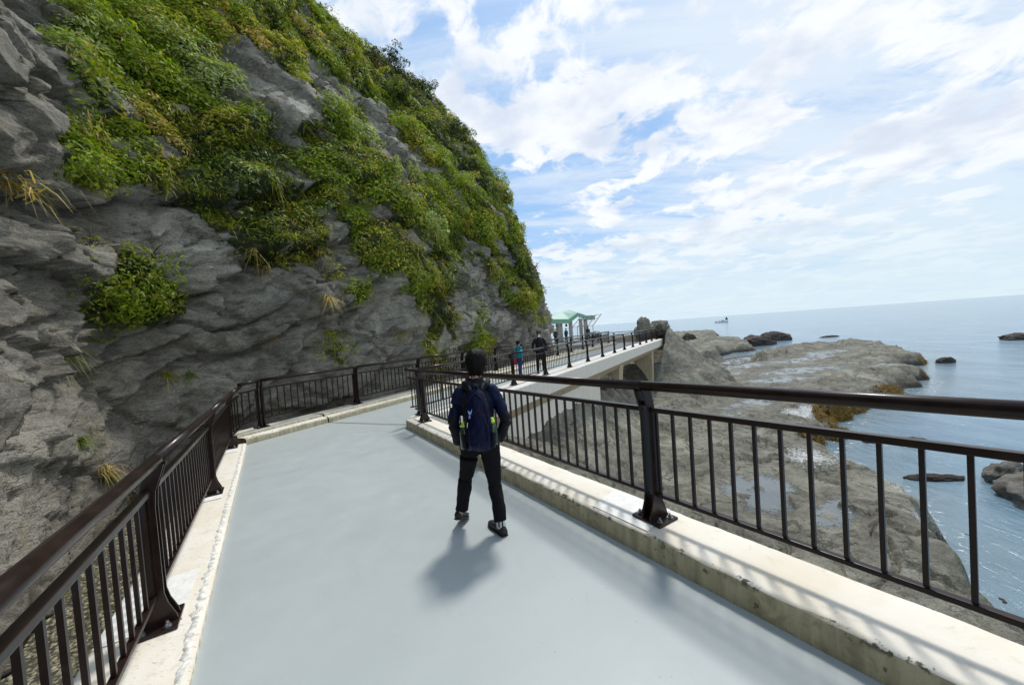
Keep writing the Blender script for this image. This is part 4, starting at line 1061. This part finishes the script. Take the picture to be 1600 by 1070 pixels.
    for k in 'LR': shoe(root, J['heel'+k], J['toe'+k], s*.98, c['shoe'], c['sole'])
    return ch, hp_

# the walking boy
M['jk_black'] = cloth('black_jacket_cloth', (.012, .012, .016), .62)
M['jk_navy'] = cloth('navy_jacket_panels', (.005, .009, .038), .6)
M['tr_black'] = cloth('black_trouser_cloth', (.008, .008, .010), .8)
M['shoe_black'] = simple('black_shoe', (.012, .012, .014), .5, .2, 60, bmp=.2)
M['sole_black'] = simple('black_rubber', (.018, .018, .02), .7, .2, 40)
M['pack'] = cloth('navy_backpack_nylon', (.004, .006, .030), .5)
M['pack_dark'] = cloth('dark_backpack_trim', (.008, .009, .018), .55)
M['strap'] = cloth('grey_strap', (.05, .055, .075), .6)
M['white'] = simple('white_cotton', (.75, .75, .76), .7, .05, 60)
M['logo'] = simple('pale_blue_print', (.30, .45, .80), .6, .1, 60)
M['cap'] = simple('lime_plastic_cap', (.50, .82, .02), .35, .05, 30)
M['bottle'] = simple('dark_green_bottle', (.012, .035, .018), .18, .2, 30, coat=.5)
gx, gy = -.365, 3.02; gz = zf(gx, gy)
boy = empty('person', (gx, gy, gz), label='boy in black and navy jacket with navy backpack walking away along the grey walkway', cat='person')
J = dict(head=(.058, .040, 1.368), neck=(.045, .015, 1.235), hs=.98, shL=(-.104, .0, 1.140), shR=(.180, .0, 1.150), elL=(-.158, -.045, .905), elR=(.272, -.055, .915),
         wrL=(-.128, .03, .715), wrR=(.205, .045, .715), hipL=(-.020, .0, .735), hipR=(.118, .0, .735), knL=(-.112, .075, .395), knR=(.140, .0, .385),
         anL=(-.162, .060, .128), anR=(.172, -.105, .095), heelL=(-.200, .025, .072), toeL=(-.150, .235, -.012), heelR=(.204, -.160, .002), toeR=(.070, .065, .002),
         handL=((.10, .12, -1), (1, .3, .1), (.1, 1, .1), .45), handR=((-.35, .35, -.9), (-1, .2, .2), (.1, 1, .2), .5))
ch, hp_ = figure(boy, J, .86, dict(jacket=M['jk_black'], trousers=M['tr_black'], hair=M['hair'], shoe=M['shoe_black'], sole=M['sole_black']), .009)
jk = [o for o in boy.children if o.name.startswith('jacket')][0]
# navy shoulder and upper-arm panels are part of the same jacket: a second cloth on its faces
jk.data.materials.append(M['jk_navy'])
for p in jk.data.polygons:
    c_ = p.center
    for k in 'LR':
        sh, el = Vector(J['sh'+k]), Vector(J['el'+k]); ax = el-sh; t_ = (c_-sh).dot(ax)/ax.length_squared
        d_ = (c_-(sh+ax*t_)).length
        out_ = (c_.x-.04)*(1 if k == 'R' else -1)
        if -.25 < t_ < .80 and d_ < .10 and out_ > .105+.03*t_: p.material_index = 1
hood = MB(); hood.tube([Vector((-.055, .01, 1.215)), Vector((-.015, -.075, 1.205)), Vector((.06, -.105, 1.185)), Vector((.125, -.07, 1.205)), Vector((.150, .02, 1.222))], [.022, .034, .042, .034, .022], 12)
hood.tube([Vector((.0, -.085, 1.185)), Vector((.055, -.12, 1.135)), Vector((.105, -.085, 1.185))], [.03, .04, .03], 12)
fused(hood, .008, 'hood', M['jk_black'], jk, 3, (.012, 14, 4))
m = MB(); m.tube([Vector((.175, -.112, .060)), Vector((.170, -.096, .155))], .0365, 14); so = m.build('sock', M['white'], boy, True)
for dx_ in (-.014, .014):
    MB().box((.175+dx_, -.146, .112), (.010, .006, .07), bev=.002).build('sock_stripe', M['tr_black'], so)
# backpack
PK = .86
pk = empty('backpack', (gx+.058, gy-.185, gz+.715), label='navy school backpack with pale blue logo on the back of the walking boy', cat='backpack')
m = MB(); loft(m, [(0, .02, .0, .125, .065), (0, .008, .03, .145, .088), (0, .0, .12, .152, .098), (0, .004, .24, .148, .092), (0, .014, .35, .132, .080), (0, .03, .44, .104, .062), (0, .045, .495, .064, .040), (0, .052, .512, .03, .02)], 26)
fused(m, .008, 'main_bag', M['pack'], pk, 6, (.022, 8, 12))
m = MB(); loft(m, [(0.012, -.062, .03, .102, .030), (0.012, -.082, .07, .112, .042), (0.012, -.080, .2, .108, .040), (0.012, -.060, .30, .085, .032), (0.012, -.040, .345, .05, .018)], 22)
pkt = fused(m, .007, 'front_pocket', M['pack'], pk, 5, (.014, 11, 14))
m = MB(); m.tube([(-.088, -.118, .10), (-.080, -.112, .22), (-.05, -.100, .31), (.012, -.088, .352), (.072, -.100, .31), (.102, -.112, .22), (.108, -.118, .10)], .0055, 6); m.build('zip', M['pack_dark'], pkt, True)
m = MB(); m.tube([(-.118, -.068, .10), (-.112, -.064, .30), (-.080, -.045, .42), (0, -.022, .482), (.080, -.045, .42), (.112, -.064, .30), (.118, -.068, .10)], .0065, 6); m.build('piping', M['pack_dark'], pk, True)
m = MB(); m.tube([(-.02, .035, .515), (-.015, .02, .545), (.015, .02, .545), (.02, .035, .515)], .007, 6); m.build('grab_handle', M['strap'], pk, True)
for sg in (-1, 1):
    m = MB(); m.tube([(sg*.055, .045, .50), (sg*.072, .085, .535), (sg*.085, .16, .555), (sg*.095, .25, .53), (sg*.10, .285, .44), (sg*.11, .27, .28), (sg*.13, .15, .12), (sg*.12, .06, .05)], [(.018, .005)]*8, 8)
    m.build('shoulder_strap', M['strap'], pk, True)
    m = MB(); loft(m, [(sg*.140, .0, .02, .030, .048), (sg*.150, .0, .06, .034, .052), (sg*.155, .0, .15, .034, .052)], 16); fused(m, .007, 'side_pocket', M['pack_dark'], pk, 2)
m = MB()                                                             # the small scribble-like mark on the bag
for a_, b_ in (((-.052, .372), (-.040, .338)), ((-.040, .338), (-.034, .366)), ((-.034, .366), (-.026, .340)), ((-.026, .340), (-.012, .378)), ((-.046, .350), (-.018, .356)), ((-.040, .335), (-.044, .306)), ((-.034, .330), (-.030, .305))):
    m.tube([(a_[0]-.030, -.0775-(.40-a_[1])*.18, a_[1]-.02), (b_[0]-.030, -.0775-(.40-b_[1])*.18, b_[1]-.02)], .0036, 5)
m.build('logo', M['logo'], pk)
m = MB(); m.tube([(-.096, -.085, .255), (-.100, -.094, .215)], .004, 5); m.build('zip_pull', M['white'], pk)
m = MB(); m.tube([(.008, -.125, .09), (.008, -.127, .06)], .004, 5); m.build('zip_pull', M['strap'], pk)
pk.scale = (.73, .86, .93)
for sg, lab, h_ in ((-1, 'bottle with lime green cap in the left pocket of the navy backpack', 0), (1, 'bottle with lime green cap in the right pocket of the navy backpack', .018)):
    bt = empty('bottle', (gx+.058+sg*.112, gy-.185, gz+.735+h_), label=lab, cat='bottle', group='bottles in the backpack pockets')
    m = MB(); loft(m, [(0, 0, 0, .030, .030), (0, 0, .01, .033, .033), (0, 0, .13, .033, .033), (0, 0, .16, .027, .027), (0, 0, .175, .018, .018)], 18); m.build('flask', M['bottle'], bt, True)
    m = MB(); loft(m, [(0, 0, .165, .018, .018), (0, 0, .168, .0200, .0200), (0, 0, .187, .0195, .0195), (0, 0, .190, .014, .014), (0, 0, .205, .0135, .0135), (0, 0, .208, .010, .010)], 20); m.build('cap', M['cap'], bt, True)

# other people
M['teal'] = cloth('teal_top', (.010, .22, .29), .6); M['blue_tr'] = cloth('blue_trousers', (.025, .045, .20), .7)
M['red'] = cloth('red_bag', (.28, .015, .04), .6); M['brown_shoe'] = simple('reddish_shoe', (.12, .035, .025), .5, .2, 50)
M['grey_jk'] = cloth('dark_grey_jacket', (.035, .037, .045), .7); M['skin_d'] = M['skin']
def standing(h, walk=.0, arms=.05, yaw=0.0, rnd=0):
    k = h/1.7; c_, s_ = math.cos(yaw), math.sin(yaw)
    B = dict(head=(0, .01, 1.585), neck=(0, 0, 1.44), shL=(-.17, 0, 1.37), shR=(.17, 0, 1.37), elL=(-.215-arms, -.03, 1.10), elR=(.215+arms, -.03, 1.10), wrL=(-.205, .06+walk*.4, .87), wrR=(.205, .06-walk*.2, .87),
             hipL=(-.085, 0, .88), hipR=(.085, 0, .88), knL=(-.095, .03+walk*.4, .48), knR=(.095, .02-walk*.3, .48), anL=(-.10, walk*.55, .09), anR=(.10, -walk*.6, .09),
             heelL=(-.10, -.06+walk*.55, .0), toeL=(-.12, .20+walk*.55, .0), heelR=(.10, -.06-walk*.6, .0), toeR=(.12, .20-walk*.6, .0))
    def rot(p): return ((p[0]*c_-p[1]*s_)*k, (p[0]*s_+p[1]*c_)*k, p[2]*k)
    J = {a: rot(b) for a, b in B.items()}; J['hs'] = k*1.0
    for a, sg in (('L', 1), ('R', -1)): J['hand'+a] = (rot((0, .15, -1)), rot((sg, 0, 0)), rot((0, 1, 0)), .5)
    return J, k
def bystander(loc, h, yaw, label, c, walk=0, arms=.05, voxel=.014, hands=True):
    r_ = empty('person', loc, label=label, cat='person'); J, k = standing(h, walk, arms, yaw)
    figure(r_, J, k, c, voxel, yaw, hands); return r_, J, k
dk = dict(jacket=M['jk_black'], trousers=M['tr_black'], hair=M['hair'], shoe=M['brown_shoe'], sole=M['sole_black'])
man, J2, k2_ = bystander((1.10, 15.0, 0), 1.72, R(185), 'man in a black jacket with a white mask under his chin standing by the railing', dk, .22, .06)
m = MB(); q = Vector(J2['head']); loft(m, [(q.x, q.y-.030, q.z-.13, .046, .052), (q.x, q.y-.036, q.z-.095, .056, .062), (q.x, q.y-.034, q.z-.055, .060, .064)], 16); m.build('mask', M['white'], man, True)
kid, J3, k3_ = bystander((.24, 14.75, 0), 1.40, R(-55), 'child in teal top and blue trousers standing beside the man in black', dict(jacket=M['teal'], trousers=M['blue_tr'], hair=M['hair'], shoe=M['shoe_black'], sole=M['white']), .08, .04)
bag = empty('bag', (.04, 14.62, .47), label='red shoulder bag hanging at the hip of the child in teal', cat='bag')
m = MB(); loft(m, [(0, 0, 0, .10, .05), (0, 0, .04, .125, .065), (0, 0, .20, .12, .06), (0, 0, .25, .09, .04)], 18, R(20)); fused(m, .012, 'pouch', M['red'], bag, 4)
m = MB(); m.tube([(-.08, .0, .22), (-.02, .03, .48), (.16, .06, .70), (.26, .12, .60), (.20, .13, .3), (.08, .02, .22)], [(.014, .004)]*6, 6); m.build('strap', M['red'], bag)
dk2 = dict(jacket=M['grey_jk'], trousers=M['tr_black'], hair=M['hair'], shoe=M['shoe_black'], sole=M['sole_black'])
bystander((4.9, 41.5, 0), 1.68, R(150), 'dark dressed person at the cliff end beside the green roofed shelter', dk2, .1, .03, .022, False)
bystander((6.35, 43.0, 0), 1.66, R(30), 'dark dressed person between the left and middle pillars of the shelter', dk2, .0, .03, .022, False)
bystander((8.95, 43.2, 0), 1.70, R(200), 'dark dressed person in front of the right pillar of the shelter', dk2, .1, .03, .022, False)

# ------------------------------------------------------------------ shelter
M['green'] = simple('green_roof_sheet', (.33, .50, .38), .5, .06, 3)
M['green_in'] = simple('pale_green_fascia', (.20, .40, .27), .55, .06, 3)
M['pillar'] = simple('beige_pillar', (.42, .39, .33), .8, .12, 3, bmp=.2)
M['steel'] = simple('weathered_white_steel', (.52, .50, .50), .5, .1, 20)
sx0, sy0 = 5.0, 43.6
st = empty('shelter', (sx0, sy0, 0), label='open shelter with folded pale green roof on beige pillars beyond the bridge', cat='shelter')
fr = [(-.6, 2.85), (1.85, 2.70), (2.95, 3.38), (3.95, 2.98), (4.95, 2.93)]; bk = [(-.6, 3.62), (1.7, 3.82), (2.7, 4.02), (4.05, 3.40), (5.1, 3.02)]
m = MB()
for i in range(4):
    a, b, c, d = (fr[i][0], 0, fr[i][1]), (fr[i+1][0], 0, fr[i+1][1]), (bk[i+1][0], 4.6, bk[i+1][1]), (bk[i][0], 4.6, bk[i][1])
    m.add([a, b, c, d, (a[0], a[1], a[2]-.06), (b[0], b[1], b[2]-.06), (c[0], c[1], c[2]-.06), (d[0], d[1], d[2]-.06)], [(0, 1, 2, 3), (7, 6, 5, 4), (0, 4, 5, 1), (1, 5, 6, 2), (2, 6, 7, 3), (3, 7, 4, 0)])
m.build('roof', M['green'], st)
m = MB()
low_ = [2.28, 2.20, 2.92, 2.42, 2.42]
for i in range(4):
    a, b = fr[i], fr[i+1]
    vs = [(a[0], -.06, a[1]+.01), (b[0], -.06, b[1]+.01), (b[0], -.06, low_[i+1]), (a[0], -.06, low_[i])]; vs += [(x, .03, z) for x, _, z in vs]
    m.add(vs, [(0, 1, 2, 3), (7, 6, 5, 4), (0, 4, 5, 1), (2, 6, 7, 3), (1, 5, 6, 2), (3, 7, 4, 0)])
m.build('fascia', M['green_in'], st)
for px_2, py_2 in ((.95, .8), (2.15, .8), (3.95, .8), (.95, 3.8), (3.95, 3.8)):
    m = MB(); m.box((px_2, py_2, 1.35), (.42, .42, 2.75), bev=.03); m.build('pillar', M['pillar'], st)
m = MB(); m.box((1.7, 3.0, .42), (1.6, .45, .07), bev=.01); m.box((1.1, 3.0, .2), (.1, .4, .38)); m.box((2.3, 3.0, .2), (.1, .4, .38)); m.build('bench', M['pillar'], st)
m = MB(); m.tube([(.35, .2, 2.3), (.35, .2, 2.12)], .02, 6); loft(m, [(.35, .2, 1.98, .09, .09), (.35, .2, 2.06, .10, .10), (.35, .2, 2.13, .03, .03)], 10); m.build('hanging_lamp', M['bronze'], st)
m = MB(); m.tube([(1.55, .2, 2.3), (1.55, .2, 2.12)], .02, 6); m.box((1.55, .2, 2.0), (.26, .12, .3), bev=.01); m.build('loudspeaker', M['bronze'], st)
pg = empty('pergola', (7.0, 43.2, 0), label='row of leaning pale steel ribs with cross bars beside the green shelter', cat='pergola')
ribs = []
for i in range(5):
    bx = .1+i*.62; k = i/4; kx_ = bx+.02; kz = 1.65+.02*i; tx_ = bx+1.15; tz = 2.95+.03*i
    a, b, c = Vector((bx, i*.05, 0)), Vector((kx_, i*.05, kz)), Vector((tx_, i*.05+.2, tz)); ribs.append((a, b, c))
    m = MB(); m.tube([a, b], .045, 6); m.tube([b, c], .05, 6); m.build('rib', M['steel'], pg)
for t in (.12, .38, .64, .92):
    m = MB(); m.tube([r_[1].lerp(r_[2], t) for r_ in ribs], .022, 6); m.build('cross_bar', M['steel'], pg)
m = MB(); m.tube([r_[1] for r_ in ribs], .022, 6); m.build('cross_bar', M['steel'], pg)

# ------------------------------------------------------------------ boat
M['hull'] = simple('pale_boat_paint', (.52, .50, .56), .4, .1, 2); M['boat_dark'] = simple('dark_boat_gear', (.07, .06, .09), .6, .2, 2); M['sail'] = simple('dark_teal_sail', (.005, .06, .10), .7, .1, 2)
bt = empty('fishing_boat', (209, 368, SEA), R(-33), label='small pale fishing boat with a dark teal stern sail out on the open sea', cat='fishing boat')
m = MB(); vs = []; secs = [(-5.6, .9, 1.1), (-4, 1.25, 1.0), (0, 1.4, 1.0), (3, 1.1, 1.2), (5, .5, 1.6), (6, .05, 1.9)]
for x, w_, h_ in secs: vs += [(x, -w_, h_), (x, -w_*.8, -.2), (x, 0, -.5), (x, w_*.8, -.2), (x, w_, h_), (x, 0, h_-.25)]
m.add(vs, [(i*6+k, (i+1)*6+k, (i+1)*6+(k+1) % 6, i*6+(k+1) % 6) for i in range(5) for k in range(6)]+[tuple(range(6)), tuple(range(30, 36))]); m.build('hull', M['hull'], bt)
MB().box((1.2, 0, 1.7), (2.2, 1.5, 1.6), bev=.1).build('cabin', M['hull'], bt)
MB().box((1.2, -.0, 2.0), (2.24, 1.54, .45), bev=.02).build('window', M['boat_dark'], bt)
for x in (-4.4, -1.2, 3.3): MB().box((x, 0, 1.35), (.9, .8, .9), bev=.1).build('fish_crate', M['boat_dark'], bt)
m = MB(); m.tube([(4.9, 0, 1), (4.9, 0, 5.6)], .09, 6); m.tube([(-2.2, 0, 1), (-2.2, 0, 3.6)], .07, 6); m.build('mast', M['boat_dark'], bt)
m = MB(); m.add([(4.8, -.04, 5.6), (3.2, -.04, 2.6), (6.2, -.04, 2.4), (4.8, .04, 5.6), (3.2, .04, 2.6), (6.2, .04, 2.4)], [(0, 1, 2), (5, 4, 3), (0, 3, 4, 1), (1, 4, 5, 2), (2, 5, 3, 0)]); m.build('sail', M['sail'], bt)

# ------------------------------------------------------------------ rocks standing in the sea
def sea_rock(x, y, a, b, h, yaw, label, mt='searock', seed=0, z0=SEA, weedy=False):
    bm = bmesh.new(); bmesh.ops.create_icosphere(bm, subdivisions=5, radius=1)
    co = np.array([v.co[:] for v in bm.verts])
    f = 1+fbm(co[:, 0]*1.6+seed, co[:, 1]*1.6, co[:, 2]*1.6, octs=5, seed=300+seed)*.55+fbm(co[:, 0]*6, co[:, 1]*6, co[:, 2]*9, octs=3, seed=320+seed, ridged=True)*.05
    co = co*f[:, None]; co[:, 2] = np.sign(co[:, 2])*np.abs(co[:, 2])**.8
    co *= np.array([a, b, h])
    for v, c in zip(bm.verts, co): v.co = c
    me = bpy.data.meshes.new('sea_rock'); bm.to_mesh(me); bm.free()
    for p in me.polygons: p.use_smooth = True
    me.materials.append(M[mt]); o = link(bpy.data.objects.new('sea_rock', me)); o.location = (x, y, z0); o.rotation_euler = (0, 0, R(yaw))
    return tag(o, label, 'rock', 'rocks standing in the sea')
sea_rock(16.7, 11.5, 1.7, 1.15, .70, 40, 'flat pale layered rock at the right edge, seen between the nearest balusters', 'searock_pale', 1)
sea_rock(17.3, 13.0, .8, .5, .65, 20, 'pale knob rising behind the flat layered rock at the right edge', 'searock_pale', 2)
sea_rock(15.3, 13.5, .85, .26, .20, -10, 'low reddish rock trailing weed, just left of the flat pale rock', 'searock', 3)
sea_rock(18.6, 17.3, .62, .34, .22, 0, 'small dark red rock awash beyond the golden weed', 'searock', 4)
sea_rock(16.9, 17.7, .30, .2, .18, 0, 'tiny dark rock beside the tip of the weed covered reef', 'searock', 5)
sea_rock(45.8, 39.1, .85, .6, .55, 10, 'lone dark rock just off the right tip of the big platform', 'searock', 6)
sea_rock(75.2, 54.9, 2.2, 1.5, .9, 20, 'dark rock far out at the right edge of the photo', 'searock', 7)
sea_rock(50.5, 76.5, 3.6, 2.4, 2.1, 15, 'black rock islet, the left of two beyond the platform', 'searock', 8)
sea_rock(61, 86, 3.8, 2.3, 1.9, 10, 'black rock islet, the right of two beyond the platform', 'searock', 9)
sea_rock(57.2, 83.3, 1.1, .8, .7, 10, 'small black rock between the two dark islets', 'searock', 10)
sea_rock(37.5, 78.5, 2.3, 1.5, 2.7, 10, 'dark rounded boulder on the far reef left of the islets', 'searock', 11, SEA+.4)
sea_rock(73, 85, 2.2, 1.0, .35, 10, 'low reddish rock awash right of the black islets', 'searock', 12)
# ------------------------------------------------------------------ stony strip between the railing and the cliff
gxs, gys = np.meshgrid(np.linspace(-8.5, 1.5, 330), np.linspace(-3, 9.5, 400), indexing='ij')
wl = (gxs-LF[0])*nl1[0]+(gys-LF[1])*nl1[1]
P1, PF, pa_, pb_, pc_, ox, oy = worley(gxs*13, gys*13, seed=44); Q1, QF, qa, *_r2 = worley(gxs*30, gys*30, seed=45)
gz_ = -.88+fbm(gxs*.6, gys*.6, seed=401)*.2+.030*(pa_-.3)*sstep(P1, .55, .1)+.012*sstep(Q1, .55, .1)
m, t, b = mat('stony_ground', (.3, .28, .2), .9); M['gravel'] = m
g = world_pos(t); vo = t.new('ShaderNodeTexVoronoi', ins={'Vector': g}); vo.inputs['Scale'].default_value = 26
sc_ = t.new('ShaderNodeSeparateColor', ins={0: vo.outputs[1]})
c = t.mix(sc_.outputs[0], (.17, .15, .09), (.46, .42, .29)); c = t.mix(t.smooth(t.noise(g, 3, 5), .5, .7), c, (.13, .14, .05)); c = t.mix(t.smooth(vo.outputs[0], .30, .62), c, (.06, .055, .035))
t.put(b.inputs['Base Color'], c); bump(t, b, t.math('SUBTRACT', 1.0, vo.outputs[0]), .8, .03)
fg = grid_faces(*gxs.shape); kp = (wl.ravel()[fg].min(1) > .42)
tag(mesh_np('ground', np.stack([gxs, gys, gz_], -1), fg[kp], M['gravel']), kind='structure')
# the two boulders crowning the knoll
def boulder(x, y, z, a, b, h, yaw, label, seed):
    o = sea_rock(x, y, a, b, h, yaw, label, 'shore_top', seed, z); o.name = 'boulder'; o['group'] = 'boulders on top of the knoll'; o['category'] = 'boulder'; return o
M['shore_top'] = rock('knoll_rock', (.105, .098, .074), (.235, .222, .172), (.36, .345, .27), (.20, .175, .11), .6, grain=.1)
boulder(12.75, 35.6, 1.30, .62, .55, .95, 20, 'pointed boulder on the knoll, the taller one nearer the bridge end', 31)
boulder(13.05, 35.9, .75, 1.15, .8, .75, 10, 'broad grey boulder under the pointed one on the knoll', 32)
boulder(14.45, 36.0, 1.05, .95, .8, .72, -10, 'rounded boulder at the right side of the knoll top', 33)

# ------------------------------------------------------------------ golden weed hanging on the wet edge of the reef
wp, ww = WEEDY; ii = np.where((ww > .30) & (wp[:, 2] > SEA-.1))[0]; rw = np.random.RandomState(9); ii = rw.choice(ii, min(len(ii), 5200), replace=False)
nw = np.tile(np.array([[.45, -.25, .25]]), (len(ii), 1))+rw.normal(0, .45, (len(ii), 3)); nw[:, 2] = np.abs(nw[:, 2])*.3
tag(blades('seaweed', wp[ii]+np.array([0, 0, .03]), nw, 7, .30, ['weed']*len(ii), M['grass'], rs=rw, width=.022, spread=.9, grav=.95), 'golden brown seaweed draped over the wet edge of the reef', 'seaweed', kind='stuff')
